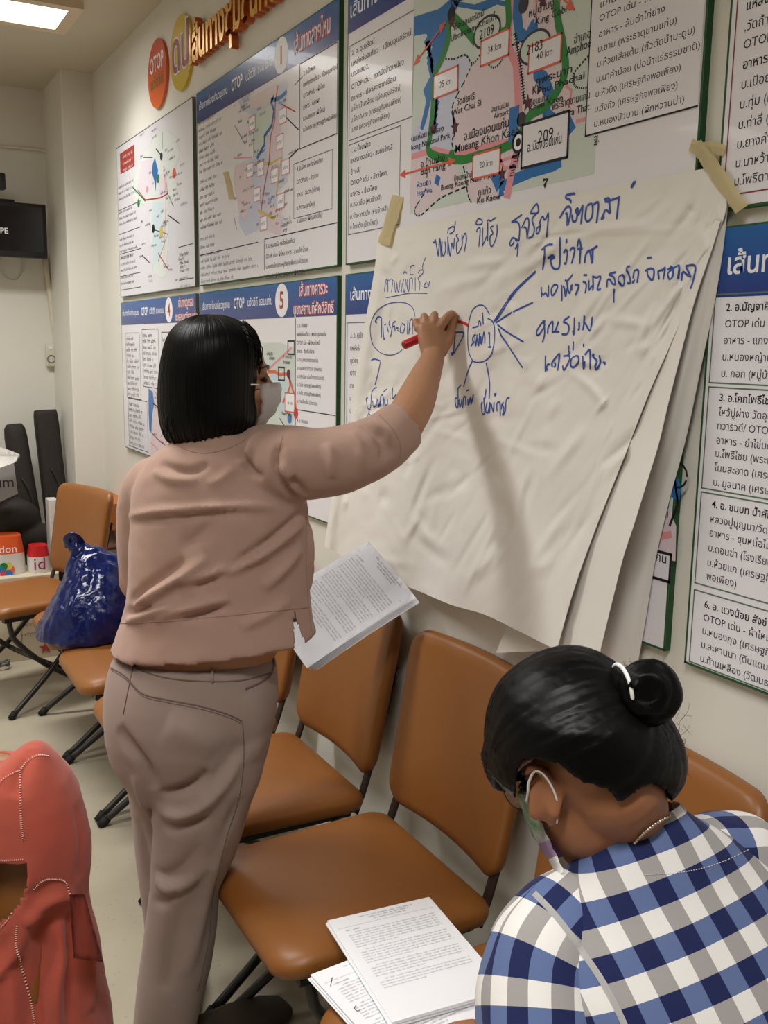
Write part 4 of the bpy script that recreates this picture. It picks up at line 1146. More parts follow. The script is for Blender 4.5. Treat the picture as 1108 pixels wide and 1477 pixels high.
# screen on a wall arm
SX = BACK + .22
t = thing('wall_screen', (BACK, .5, 1.9), 'black screen on a wall arm at the left edge of the picture', 'screen')
a, b_ = at_x(66, 295, SX), at_x(67, 373, SX)
y1, zt, zb = a[1], a[2], b_[2]; y0 = y1 - .86
o = obj('screen_body', bevelled_box((SX - .05, y0, zb), (SX, y1, zt), .006, 2), m_black, t); sharp(o)
bm = bmesh.new(); box(bm, (SX, y0 + .02, zb + .03), (SX + .002, y1 - .02, zt - .02)); obj('display', bm, m_screen, t)
bm = bmesh.new(); box(bm, (BACK, y0 + .35, (zt + zb) / 2 - .05), (SX - .05, y0 + .47, (zt + zb) / 2 + .05)); obj('wall_arm', bm, m_black, t)
p = Print(O=(SX + .0022, 0, 0), U=(0, 1, 0), V=(0, 0, 1), N=(1, 0, 0))
c = at_x(12, 337, SX + .002); p.text('MPE', c[1], c[2], .040, None, m_white, .02, 0, 'R'); p.build('screen_text', t)
a = at_x(7, 250, SX - .02); b_ = at_x(7, 274, SX - .02)
t = thing('web_camera', (SX, a[1] - .05, zt), 'black camera box on top of the wall screen', 'camera')
sharp(obj('camera_body', bevelled_box((SX - .06, a[1] - .12, b_[2]), (SX + .0, a[1], a[2]), .008, 2), m_black, t))
bm = bmesh.new(); tube(bm, [(SX - .03, a[1] - .05, zt + .001), (SX - .03, a[1] - .05, b_[2] + .005)], .016, 10); tube(bm, [(SX - .03, a[1] - .16, zt + .004), (SX - .03, a[1] + .04, zt + .004)], .012, 8)
obj('stand', bm, m_black, t, True)
# cable loop below the screen
c = at_x(17, 384, BACK + .008); bm = bmesh.new()
tube(bm, [c + np.array([0, .058 * math.sin(q), .075 * math.cos(q)]) for q in np.linspace(.35, 5.9, 24)], .0035, 6)
tag(obj('cable_loop', bm, m_pipe, smooth=True), 'thin loop of pale cable hanging under the wall screen', 'cable')
# small socket box
a, b_ = at_x(66, 496, BACK + .03), at_x(81, 529, BACK + .03)
t = thing('wall_socket', (BACK, (a[1] + b_[1]) / 2, b_[2]), 'small cream socket box with a round dial on the back wall', 'socket')
o = obj('socket_body', bevelled_box((BACK, a[1], b_[2]), (BACK + .035, b_[1], a[2]), .008, 3), m_cream, t); sharp(o)
cy_, cz_ = (a[1] + b_[1]) / 2, (a[2] + b_[2]) / 2 - .02
bm = bmesh.new(); tube(bm, [(BACK + .036, cy_ + .02 * math.cos(q), cz_ + .02 * math.sin(q)) for q in np.linspace(0, 6.28, 20)], .003, 6); obj('dial', bm, m_grey, t, True)
bm = bmesh.new(); box(bm, (BACK + .034, cy_ - .008, a[2] - .03), (BACK + .039, cy_ + .008, a[2] - .012)); obj('switch', bm, m_white, t)

# long carrying bags leaning in the corner


def long_bag(name, top, foot, w, d, label, round_top):
    top, foot = np.array(top, float), np.array(foot, float)
    t = thing(name, foot, label, 'carrying bag')
    bm = bmesh.new(); ax = top - foot; ax /= np.linalg.norm(ax)
    U = np.cross(ax, [1, 0, 0]); U /= np.linalg.norm(U); V = np.cross(ax, U)
    R_ = []
    for k in (0, .02, .1, .3, .5, .7, .85, .94, .98, 1.0):
        s = 1 if .03 < k < .95 else ({0: .8, .02: .95, .98: .92 if round_top else .97, 1.0: .7 if round_top else .9}.get(k, 1))
        s *= 1.12 - .2 * k if round_top else 1
        R_.append((foot + (top - foot) * k, U * w * s, V * d * s))
    loft(bm, R_, 28, power=2.4 if round_top else 5)
    o = obj('bag_body', bm, m_fabric, t, True)
    bm = bmesh.new(); h = foot + (top - foot) * .62 + V * 0
    sgn = 1 if (V @ np.array([1, 0, 0])) > 0 else -1
    f = V * sgn * (d + .004)
    tube(bm, [h + f + ax * .14 - U * .01, h + f * 1.3 + ax * .05 + U * .02, h + f * 1.3 - ax * .05 + U * .02, h + f - ax * .14 - U * .01], .007, 8, n=16); obj('handle', bm, m_fabric, t, True)
    bm = bmesh.new(); q = foot + (top - foot) * .5 + f * .99
    box(bm, (-.018, -.026, -.001), (.018, .026, .003), M=Matrix.Translation(q) @ Matrix(np.column_stack([U, ax, V * sgn]).tolist()).to_4x4()); obj('label_patch', bm, m_edge2, t)
    return t


tp = at_x(20, 612, -5.50); long_bag('tripod_bag', tp, (-5.30, .88, 0), .062, .055, 'dark tubular carrying bag leaning left of the taller black case', True)
tp = at_x(65, 592, -5.50)
long_bag('stand_case', tp, (-5.30, tp[1] + .045, 0), .062, .045, 'tall square-ended black case leaning in the corner by the cream duct', False)


def lump(name, pts, label, cat, mt, vox=.012, amp=.012, sc=9, seed=0, sub=None):
    bm = bmesh.new()
    for P, r, s in pts:
        bmesh.ops.create_icosphere(bm, subdivisions=3, radius=1, matrix=Matrix.Translation(P) @ Matrix.Diagonal((r * s[0], r * s[1], r * s[2], 1)))
    me = fuse(bm, vox, 5); rumple(me, sc, amp, seed)
    P = coords(me); P[:, 2] = np.maximum(P[:, 2], .001); set_coords(me, P)
    o = link(name, me, mt, None, True); tag(o, label, cat); return o


q = lambda x, y, X: Vector(at_x(x, y, X))
lump('black_bag', [(q(-6, 712, -5.27), .11, (.8, 1, 1.1)), (q(20, 745, -5.24), .11, (.8, 1.2, .9)), (q(48, 775, -5.24), .09, (.8, 1.3, .9)), (q(-15, 780, -5.27), .13, (.7, 1.2, 1)), (Vector((-5.27, .65, .15)), .15, (.6, 1.3, 1)), (Vector((-5.28, .78, .14)), .14, (.6, 1, 1))],
     'slumped black cloth bag lying at the foot of the carrying bags', 'bag', m_fabric, seed=2)
# grey printed bag and curled beige sheet
m_greybag = mat('grey_bag', (150, 148, 146), .6, .3, bump=(30, .4, .004))
bm = bmesh.new(); p0, p1, p2, p3 = (at_x(-45, 668, -5.05), at_x(20, 668, -5.02), at_x(26, 712, -5.02), at_x(-45, 745, -5.02))
t = thing('shopping_bag', (-5.1, .66, .6), 'grey printed shopping bag standing on the black bag, at the left edge', 'bag')
vs = [bm.verts.new(x) for x in (p0, p1, p2, p3)] + [bm.verts.new(np.array(x) - np.array([.05, 0, 0])) for x in (p0, p1, p2, p3)]
for f in ((0, 1, 2, 3), (7, 6, 5, 4), (1, 0, 4, 5), (2, 1, 5, 6), (3, 2, 6, 7), (0, 3, 7, 4)): bm.faces.new([vs[i] for i in f])
obj('bag_body', bm, m_greybag, t)
pr = Print(O=(-5.0, 0, 0), U=(0, 1, 0), V=(0, 0, 1), N=(1, 0, 0)); c = at_x(20, 702, -5.0); pr.text('um', c[1], c[2], .075, None, m_text, .01, 0, 'R'); pr.build('bag_print', t)
bm = bmesh.new(); prev = None
for k in range(10):
    u = k / 9; a = at_x(-50 + 78 * u, 633 + 12 * u + 10 * u * u, -5.0 + .04 * math.sin(u * 3)); b_ = at_x(-50 + 74 * u, 690 - 20 * u - 4 * u * u, -4.93 + .05 * math.sin(u * 3)); m_ = (a + b_) / 2 + np.array([.05, 0, .012])
    cur = [bm.verts.new(a), bm.verts.new(m_), bm.verts.new(b_)]
    if prev: bm.faces.new((prev[0], prev[1], cur[1], cur[0])); bm.faces.new((prev[1], prev[2], cur[2], cur[1]))
    prev = cur
bmesh.ops.solidify(bm, geom=bm.faces[:], thickness=.002)
tag(obj('curled_sheet', bm, m_paper, smooth=True), 'curled beige paper sheet lying on top of the grey shopping bag', 'paper')


def crate_bag(name, pxs, X0, dep, label, cat, cols, zbase=None, split=None, power=3):
    """soft carton bag: front face measured at x = X0, standing on the floor or a box"""
    (xl, yt), (xr, yb) = pxs
    a, b_ = at_x(xl, yt, X0), at_x(xr, yb, X0); z0 = b_[2] if zbase is None else zbase
    yc, w = (a[1] + b_[1]) / 2, (b_[1] - a[1]) / 2
    t = thing(name, (X0 - dep / 2, yc, z0), label, cat)
    zs = z0 + (a[2] - z0) * (split if split else 1)
    for nm, za, zb2, c, s0, s1 in ((('bag_bottom', z0, zs, cols[0], 1, .96), ('bag_top', zs, a[2], cols[1], .96, .8)) if split else (('box_body', z0, a[2], cols[0], 1, 1),)):
        bm = bmesh.new()
        loft(bm, [((X0 - dep / 2, yc, za + (zb2 - za) * k), (dep / 2 * (s0 + (s1 - s0) * k), 0, 0), (0, w * (s0 + (s1 - s0) * k), 0)) for k in (0, .05, .35, .7, .95, 1)], 24, power=power)
        sharp(obj(nm, bm, c, t), 50)
    return t, yc, w, z0, zs, a[2]


m_orange = mat('orange_film', (206, 84, 36), .35, .5); m_whitef = mat('white_film', (214, 210, 204), .4, .4); m_redf = mat('red_film', (186, 30, 34), .35, .5)
m_card = mat('pale_carton', (198, 186, 160), .7, .2)
# storage carton under the far chair, with the bags standing on it
t, yc, w, z0, zs, z1 = crate_bag('storage_carton', ((-25, 838), (93, 953)), -4.85, .26, 'pale printed carton on the floor behind the turned chair', 'box', [m_card], 0.0, None, 12)
pr = Print(O=(-4.848, 0, 0), U=(0, 1, 0), V=(0, 0, 1), N=(1, 0, 0))
c = at_x(30, 905, -4.85); pr.rect(c[1], .03, c[1] + .003, z1 - .03, m_grey)
for k in range(3): c = at_x(32, 918 - k * 14, -4.85); pr.small(c[1], c[1] + .1, c[2], .02, m_mred, k)
c = at_x(66, 934, -4.85); star(pr, (c[1], c[2]), .035, m_mred, .0002); c = at_x(62, 915, -4.85); disc(pr, (c[1], c[2]), .03, m_morange, .0002)
pr.build('carton_print', t); ZC = z1
t, yc, w, z0, zs, z1 = crate_bag('biscuit_bag', ((-14, 777), (41, 838)), -4.92, .16, 'orange and white printed bag with a rainbow flower, standing on the carton', 'bag', [m_whitef, m_orange], ZC + .001, .55)
pr = Print(O=(-4.917, 0, 0), U=(0, 1, 0), V=(0, 0, 1), N=(1, 0, 0))
c = at_x(24, 796, -4.92); pr.text('don', c[1], c[2], .055, None, m_white, .0, .002, 'R')
for k, mt_ in enumerate((m_morange, m_myellow, m_mroute, m_mblue, m_redink, m_mblue)): c = at_x(9, 822, -4.92); disc(pr, (c[1] + .022 * math.cos(k * 1.047), c[2] + .022 * math.sin(k * 1.047)), .018, mt_, .0004 + k * .0001)
pr.build('bag_print', t)
t, yc, w, z0, zs, z1 = crate_bag('gift_bag', ((41, 790), (76, 838)), -4.90, .12, 'red and white bag lettered id, standing on the carton', 'bag', [m_whitef, m_redf], ZC + .001, .6)
pr = Print(O=(-4.897, 0, 0), U=(0, 1, 0), V=(0, 0, 1), N=(1, 0, 0))
c = at_x(50, 835, -4.90); pr.text('id', c[1], max(c[2], ZC + .02), .085, None, mat('print_magenta', (150, 40, 80), .5, .3), .0, .001); pr.build('bag_print', t)
t, *_ = crate_bag('white_carton', ((70, 722), (85, 752)), -5.0, .1, 'small white carton on its end behind the turned chair', 'box', [m_whitef], ZC + .001, None, 12)
# low wooden cupboard behind the standing woman
m_wood = mat('orange_wood', (176, 104, 44), .5, .3, mottle=(6, .4, (160, 92, 38)))
t = thing('low_cupboard', (-4.85, 1.08, 0), 'low tan cupboard with an open shelf against the wall, left of the standing woman', 'cupboard')
zt = at_x(166, 727, -4.68)[2]
bm = bmesh.new(); box(bm, (-5.04, 1.0, zt - .13), (-4.68, WALL, zt)); obj('upper_panel', bm, m_wood, t)
bm = bmesh.new(); box(bm, (-5.04, 1.0, 0), (-4.68, WALL, zt - .32)); obj('lower_panel', bm, m_wood, t)
bm = bmesh.new(); box(bm, (-5.04, 1.18, zt - .32), (-4.68, WALL, zt - .13)); obj('back_panel', bm, m_wood, t)
zs = zt - .32
bm = bmesh.new(); box(bm, (-4.98, 1.02, zs + .0005), (-4.72, 1.17, zs + .045)); tag(obj('black_tray', bm, m_black), 'flat black tray on the open shelf of the low cupboard', 'tray')
sharp(tag(obj('blue_dish', bevelled_box((-4.96, 1.03, zs + .046), (-4.74, 1.16, zs + .085), .01), mat('pale_blue_plastic', (168, 190, 204), .4, .4)), 'pale blue dish on the black tray in the low cupboard', 'dish'))
bm = bmesh.new(); M_ = Matrix.Translation((-4.82, 1.09, zs + .135)) @ Matrix.Rotation(.40, 4, 'Y'); box(bm, (-.1, -.06, -.004), (.1, .06, .004), M=M_)
o = obj('envelope', bm, [m_orange, m_whitef]); tag(o, 'orange and white envelope propped over the pale blue dish', 'envelope')
for p in o.data.polygons: p.material_index = 1 if p.normal.z > .5 else 0
# floor cable by the carton
c = at_z(-2, 962, .01); bm = bmesh.new()
tube(bm, [c + np.array([.04 * math.sin(k * 1.9), .05 * math.cos(k * 1.3), .006 + .012 * (k % 3)]) for k in range(14)], .005, 6, n=60)
tag(obj('cable_coil', bm, m_edge2, smooth=True), 'small tangle of grey cable on the floor at the left edge', 'cable')

# ------------------------------------------------------------------ glossy blue plastic bag on a chair
m_blue = mat('blue_plastic_film', (5, 22, 80), .17, .4, coat=.15, bump=(40, .5, .006))
KZ = 0.485


def ring_px(L, Rr, d, dep, dd=0.0):
    """horizontal body ring from its measured left and right outline at horizontal distance d"""
    a, b_ = at_d(*L, d), at_d(*Rr, d)
    return ((a + b_) / 2 + FH * dd, (b_ - a) / 2, FH * dep)


bm = bmesh.new()
DB = 3.52
rows = [(917, 54, 206, .19), (910, 53, 208, .20), (895, 60, 208, .20), (875, 72, 206, .19), (855, 82, 202, .17), (838, 92, 196, .14), (822, 101, 188, .11), (808, 103, 180, .075), (797, 102, 160, .045), (787, 97, 132, .025), (778, 94, 118, .014), (772, 97, 114, .008)]
loft(bm, [ring_px((l, y), (r, y), DB, d) for y, l, r, d in rows], 48)
me = fuse(bm, .011, 3)
P = coords(me); N = normals(me)
D = np.array([.018 * (abs(noise.noise(Vector((p[0] * 8, p[1] * 8, p[2] * 6)))) - .2) + .010 * (abs(noise.noise(Vector((p[0] * 32, p[1] * 32, p[2] * 18 + 1)))) - .2) + .014 * (abs(noise.noise(Vector((p[0] * 17, p[1] * 17, p[2] * 9 + 4)))) - .2) for p in P])
P = P + N * D[:, None]; P[:, 2] = np.maximum(P[:, 2], .4765); set_coords(me, P)
t = thing('plastic_bag', (float(P[:, 0].mean()), float(P[:, 1].mean()), .476), 'shiny blue plastic bag standing on a chair left of the standing woman', 'bag')
link('bag_body', me, m_blue, t, True)
bm = bmesh.new()
tube(bm, [at_d(100, 790, DB), at_d(96, 778, DB - .02), at_d(104, 772, DB - .03), at_d(113, 777, DB - .02), at_d(118, 792, DB)], [.02, .014, .012, .014, .022], 10, n=20, flat=.25); obj('knotted_handle', bm, m_blue, t, True)
# ================================================================== PAPERS IN HAND AND ON THE CHAIR
m_sheet = mat('office_paper', (243, 243, 246), .55, .3)


def page_print(O, U, V, N, w, h, seed, name, parent, dense=True):
    pr = Print(O, U, V, N); pr.layer = .0005; rnd_ = random.Random(seed)
    pr.rect(w * .04, h * .885, w * .96, h * .8865, m_grey)
    for k, (a, b_) in enumerate(((.28, .80), (.36, .74), (.40, .70))): pr.small(w * a, w * b_, h * (.955 - .022 * k), .0038, m_text, seed + k, 1)
    y = .845; k = 0
    pr.small(w * .1, w * .24, h * y, .004, m_bold, seed + 50, 1); y -= .028
    for para in (7, 6, 5, 4):
        for i in range(para):
            last = i == para - 1
            pr.small(w * (.16 if i == 0 else .1), w * .92, h * y, .0034, m_grey, seed + 100 + k, rnd_.uniform(.3, .8) if last else 1.0); y -= .0245; k += 1
        y -= .012
    return pr.build(name, parent)


def stack(name, p0, p1, p3, z0, thick, label, seed, mess):
    """pile of A4 sheets lying flat: p0-p1 short top edge, p0-p3 long edge"""
    p0, p1, p3 = (np.array([*p, 0.0]) for p in (p0, p1, p3))
    U = p1 - p0; w = np.linalg.norm(U); U /= w; V = p3 - p0; V -= U * (V @ U); h = .297; V /= np.linalg.norm(V)
    t = thing(name, (float(p0[0]), float(p0[1]), z0), label, 'papers', 'piles of printed papers on the chair')
    rr = random.Random(seed); n = max(3, int(thick / .0016)); w = .21
    for k in range(n):
        bm = bmesh.new(); dx, dy, th = rr.uniform(-mess, mess), rr.uniform(-mess, mess), rr.uniform(-mess, mess) * 2
        if k == n - 1: dx = dy = th = 0
        zz_ = z0 + thick * k / n
        vs = []
        nu, nv = 6, 8
        for lz in (0, thick / n * .8):
            for j in range(nv + 1):
                for i in range(nu + 1):
                    x, y = w * i / nu + dx, h * j / nv + dy
                    q = p0 + U * (x - th * y) + V * (y + th * x)
                    q[2] = zz_ + lz
                    vs.append(bm.verts.new(q))
        S = (nu + 1) * (nv + 1)
        for j in range(nv):
            for i in range(nu):
                a = j * (nu + 1) + i
                bm.faces.new([vs[x] for x in (a, a + 1, a + nu + 2, a + nu + 1)]); bm.faces.new([vs[S + x] for x in (a, a + nu + 1, a + nu + 2, a + 1)])
        for j in range(nv):
            for i in (0, nu):
                a = j * (nu + 1) + i; bm.faces.new([vs[x] for x in (a, a + nu + 1, S + a + nu + 1, S + a)])
        for i in range(nu):
            for j in (0, nv):
                a = j * (nu + 1) + i; bm.faces.new([vs[x] for x in (a, a + 1, S + a + 1, S + a)])
        obj('sheet', bm, m_sheet, t)
    top = p0 + V * h; top[2] = z0 + thick - thick / n * .2
    # the page's head is at p0-p1; print runs from there
    O = p0 + V * h; O[2] = z0 + thick - thick / n * .2
    page_print(O, U, -V, (0, 0, 1), w, h, seed, 'printed_text', t)
    return t


stack('paper_pile', (-1.37, .636), (-1.385, .846), (-1.073, .65), .4755, .010, 'lower left pile of printed papers on the chair, partly under the other pile', 31, .004)
stack('paper_pile', (-1.481, .721), (-1.46, .934), (-1.184, .70), .487, .012, 'upper pile of printed papers on the chair beside the seated woman', 47, .003)
pr = Print((0, 0, .4857), (1, 0, 0), (0, 1, 0), (0, 0, 1))
pr.line([(-1.345, .665), (-1.325, .652)], .0012, m_bold); pr.line([(-1.262, .668), (-1.258, .662), (-1.25, .663), (-1.248, .668)], .0014, m_bold)
o = [x for x in bpy.data.objects if x.name.startswith('paper_pile')][0]
pr.build('pen_mark', o)

# papers in the standing woman's left hand
DP = 2.19
A_, B_, C_ = at_d(527, 771, DP + .11), at_d(600, 858, DP - .04), at_d(432, 961, DP - .095)
Uv = B_ - A_; Uv /= np.linalg.norm(Uv); Vv = C_ - B_; Vv -= Uv * (Vv @ Uv); Vv /= np.linalg.norm(Vv); Nv = np.cross(Uv, Vv)
if Nv @ (CAM - A_) < 0: Nv = -Nv
t = thing('held_papers', tuple(float(v) for v in (A_ + Uv * .105 + Vv * .28)), 'sheaf of printed papers held in the standing woman\'s left hand', 'papers')
HPN, HPU, HPV, HPA = Nv, Uv, Vv, A_


def bend(x, y): return .020 * ((x / .21 - .5) ** 2) * (1 - y / .297) * 2 + .02 * (1 - y / .297) ** 2


for k in range(5):
    bm = bmesh.new(); nu, nv = 12, 14; g = []
    for j in range(nv + 1):
        g.append([bm.verts.new(A_ + Uv * (.21 * i / nu + .003 * k) + Vv * (.297 * j / nv - .004 * k * (j / nv)) - Nv * (bend(.21 * i / nu, .297 * j / nv) + .0016 * k * (1 + .8 * j / nv))) for i in range(nu + 1)])
    for j in range(nv):
        for i in range(nu): bm.faces.new((g[j][i], g[j][i + 1], g[j + 1][i + 1], g[j + 1][i]))
    bmesh.ops.solidify(bm, geom=bm.faces[:], thickness=.0003)
    obj('sheet', bm, m_sheet, t, True)
pr = Print(A_ + Vv * .0 , Uv, Vv, Nv)
o = page_print(A_ + Vv * .297, Uv, -Vv, Nv, .21, .297, 77, 'printed_text', t)
# lay the print on the bend of the top sheet
me = o.data; P = coords(me); x = (P - A_) @ Uv; y = (P - A_) @ Vv
P -= np.outer(np.array([bend(a, b_) for a, b_ in zip(x, y)]), Nv); P += Nv * .0006; set_coords(me, P)

# ================================================================== STANDING WOMAN
m_skin = mat('skin', (172, 124, 92), .5, .4, sss=.04, mottle=(20, .25, (166, 118, 88)))
m_shirt = mat('dusty_pink_cotton', (173, 142, 128), .85, .15, bump=(320, .25, .001), sheen=.15, mottle=(9, .3, (167, 136, 122)))
m_trouser = mat('taupe_trousers', (152, 134, 125), .85, .15, bump=(420, .15, .0008), sheen=.1, mottle=(5, .3, (146, 128, 119)))
m_seam = mat('seam_taupe', (112, 97, 90), .9, .1)
m_seamp = mat('seam_pink', (164, 131, 118), .9, .1)
m_maskw = mat('mask_white', (244, 243, 241), .7, .2, bump=(300, .15, .0006))
m_lip = mat('eye_dark', (24, 18, 16), .3, .5)


def hair_mat(name, rgb):
    m = mat(name, rgb, .40, .15)
    nt = m.node_tree; b = nt.nodes['Principled BSDF']
    b.inputs['Anisotropic'].default_value = .5
    return m


m_hair = hair_mat('black_hair', (7, 6, 6))
woman = thing('person', (-1.88, .56, 0), 'standing woman in dusty pink shirt writing on the flip chart with a red marker', 'person', None)


def tree_of(me):
    return BVHTree.FromPolygons([v.co.copy() for v in me.vertices], [tuple(p.vertices) for p in me.polygons])


def on_surface(tree, px, n, lift=0.0):
    out = []
    for p in pl(px, n):
        h, nn, _, _ = tree.ray_cast(Vector(CAM), Vector(ray(*p)))
        if h is not None:
            if nn.dot(Vector(CAM) - h) < 0: nn = -nn
            out.append(np.array(h + nn * lift))
    return out


def seam(tree, px, r, name, mt, parent, n=40, lift=.0, flat=1.0):
    P = on_surface(tree, px, n, lift)
    if len(P) < 4: return None
    bm = bmesh.new(); tube(bm, P, r, 6, flat=flat); return obj(name, bm, mt, parent, True)


# ---- trousers
DW = 1.88
bm = bmesh.new()
def rp(y, l, r, d, dep, yr=None, dd=0.0): return ring_px((l, y), (r, yr if yr else y), d, dep, dd)
pel = [(944, 166, 392, .116), (953, 161, 396, .122), (975, 154, 399, .132), (1000, 150.5, 400, .138), (1030, 150, 397, .142), (1060, 153, 391, .140), (1090, 161, 384, .128), (1118, 176, 376, .11), (1140, 186, 362, .09)]
loft(bm, [rp(y, l, r, DW, dp) for y, l, r, dp in pel], 40)
rl = [(1060, 222, 388, .10), (1090, 220, 383, .104), (1120, 219, 377, .102), (1154, 221, 365, .098), (1193, 223, 353, .092), (1236, 221, 338, .085), (1275, 219, 321, .078), (1310, 215, 315, .076), (1349, 208, 311, .076), (1396, 200, 304, .078), (1440, 196, 291, .080), (1480, 193, 283, .080), (1510, 191, 278, .080)]
loft(bm, [rp(y, l, r, 1.855, dp) for y, l, r, dp in rl], 36)
ll = [(1050, 158, 270, .09), (1084, 172, 268, .092), (1120, 183, 266, .09), (1166, 190, 268, .085), (1212, 196, 268, .078), (1271, 202, 268, .072), (1322, 209, 268, .07), (1370, 214, 272, .07), (1410, 216, 274, .072)]
loft(bm, [rp(y, l, r, 1.965, dp) for y, l, r, dp in ll], 36)
me = fuse(bm, .0075, 7)
SNAP = [None]


def fp(pts, d):
    """a fold line laid on the surface being shaped"""
    out = on_surface(SNAP[0], pts, max(8, 4 * len(pts)))
    return out if len(out) > 3 else [at_d(x, y, d) for x, y in pts]


SNAP[0] = tree_of(me)
creases(me, [(fp([(172, 1050), (190, 1080), (212, 1112), (224, 1140)], 1.78), -.012, .014),        # seat seam
             (fp([(228, 1146), (262, 1140), (285, 1128), (300, 1112)], 1.76), -.011, .010), (fp([(226, 1165), (255, 1176), (285, 1166), (312, 1142), (335, 1112), (345, 1090)], 1.76), .011, .013),
             (fp([(232, 1190), (262, 1194), (300, 1176)], 1.77), -.007, .010),
             (fp([(240, 1045), (280, 1060), (315, 1080)], 1.75), .006, .03),
             (fp([(225, 1268), (245, 1282), (275, 1270), (300, 1240)], 1.77), .008, .012), (fp([(222, 1300), (240, 1300), (262, 1285)], 1.77), -.005, .010), (fp([(222, 1255), (240, 1262), (262, 1250), (290, 1215)], 1.77), -.005, .010),
             (fp([(330, 1190), (312, 1240), (298, 1290), (285, 1350), (268, 1410)], 1.78), .007, .014), (fp([(345, 1150), (325, 1200), (305, 1250)], 1.79), -.005, .012),
             (fp([(265, 1300), (252, 1360), (240, 1430)], 1.77), -.005, .016), (fp([(192, 1120), (205, 1150), (222, 1185)], 1.88), .006, .010), (fp([(198, 1180), (212, 1230), (218, 1280)], 1.88), -.005, .010),
             (fp([(360, 1000), (372, 1050), (366, 1100)], 1.78), .005, .03), (fp([(292, 1145), (325, 1110), (352, 1070)], 1.76), -.006, .018)])
rumple(me, 9, .004, 1.0)
# crop flat at waist and hems (open cuffs)
bm = bmesh.new(); bm.from_mesh(me)
bmesh.ops.delete(bm, geom=[f for f in bm.faces if f.calc_center_median().z < .09 and f.normal.z < -.6], context='FACES')
me2 = bpy.data.meshes.new('trousers'); bm.to_mesh(me2); bm.free()
tr = link('trousers', me2, m_trouser, woman, True)
TT = tree_of(me2)
seam(TT, [(158, 962), (180, 975), (205, 1000), (240, 1009), (290, 1019), (330, 1031), (348, 1040)], .0016, 'seam', m_seam, tr, 60)
seam(TT, [(160, 966), (182, 980), (206, 1004), (240, 1013), (290, 1023), (330, 1035), (348, 1044)], .0009, 'seam', m_seam, tr, 60)
seam(TT, [(163, 945), (178, 955), (191, 963), (240, 978), (300, 983), (350, 981), (394, 970)], .0015, 'seam', m_seam, tr, 60)
seam(TT, [(193, 958), (187, 985), (178, 1030)], .0013, 'seam', m_seam, tr, 30)
seam(TT, [(350, 1040), (352, 1090), (345, 1150), (325, 1215), (308, 1290), (300, 1360), (285, 1430)], .0011, 'seam', m_seam, tr, 60)
seam(TT, [(354, 994), (372, 986), (388, 976), (394, 964)], .0022, 'pocket', m_seam, tr, 30)
for px in ([(196, 944), (191, 963)], [(306, 950), (307, 984)], [(392, 942), (395, 962)]):
    P = on_surface(TT, px, 10, .002)
    if len(P) > 3:
        bm = bmesh.new(); tube(bm, P, .0055, 8, flat=.35, up=tuple(FH)); obj('belt_loop', bm, m_trouser, tr, True)

# ---- body: head, neck, waist, arms, hands, feet as one surface
bm = bmesh.new()
HC = at_d(322, 545, 1.915)                       # head centre
hf = FH * math.cos(math.radians(74)) + RH * math.sin(math.radians(74)); hf[2] = -.08; hf /= np.linalg.norm(hf)
hs = np.cross(hf, [0, 0, 1]); hs /= np.linalg.norm(hs); hu = np.cross(hs, hf)
HM = Matrix(np.column_stack([hf, hs, hu]).tolist()).to_4x4(); HM.translation = Vector(HC)


def ell(bm, M, c, r, sub=3): bmesh.ops.create_icosphere(bm, subdivisions=sub, radius=1, matrix=M @ Matrix.Translation(c) @ Matrix.Diagonal((*r, 1)))


def head(bm, M):
    """skull, jaw, nose, brow, lips, ears in head axes (x forward, y to the person's right, z up)"""
    ell(bm, M, (-.012, 0, .022), (.092, .074, .092))
    ell(bm, M, (.022, 0, -.03), (.062, .062, .075))
    ell(bm, M, (.045, 0, -.078), (.036, .036, .03))
    ell(bm, M, (.066, .03, -.022), (.024, .026, .022), 2); ell(bm, M, (.066, -.03, -.022), (.024, .026, .022), 2)
    ell(bm, M, (.066, 0, .026), (.020, .046, .016), 2)
    limb(bm, [M @ Vector(p) for p in ((.080, 0, .012), (.091, 0, -.008), (.101, 0, -.026))], [.008, .010, .013], 10, 8)
    for s in (-1, 1): ell(bm, M, (.086, s * .011, -.029), (.011, .009, .008), 2)
    ell(bm, M, (.076, 0, -.055), (.013, .022, .007), 2); ell(bm, M, (.074, 0, -.064), (.012, .019, .007), 2)
    for s in (-1, 1):
        ell(bm, M @ Matrix.Translation((-.012, s * .074, -.012)) @ Matrix.Rotation(s * .35, 4, 'Z'), (0, 0, 0), (.019, .008, .031), 2)
        ell(bm, M, (-.008, s * .074, -.036), (.010, .007, .012), 2)


head(bm, HM)
limb(bm, [at_d(318, 575, 1.905), at_d(312, 620, 1.895), at_d(306, 660, 1.885)], [.055, .052, .062], 18, 10)
loft(bm, [rp(y, l, r, 1.885, dp) for y, l, r, dp in ((655, 240, 385, .07), (700, 205, 425, .085), (780, 205, 430, .10), (860, 205, 432, .105), (910, 188, 420, .115), (960, 176, 388, .11), (1000, 170, 385, .11))], 32)
# right arm
SHR = at_d(420, 668, 1.84); ELB = at_d(583, 611, 1.875)
WR = at_d(625, 516, 2.085)
limb(bm, [at_d(400, 672, 1.86), SHR, at_d(500, 655, 1.85), ELB], [.05, .05, .042, .040], 18, 18)
limb(bm, [ELB, at_d(598, 582, 1.93), at_d(613, 545, 2.01), WR], [.040, .0400, .0325, .0245], 18, 16)
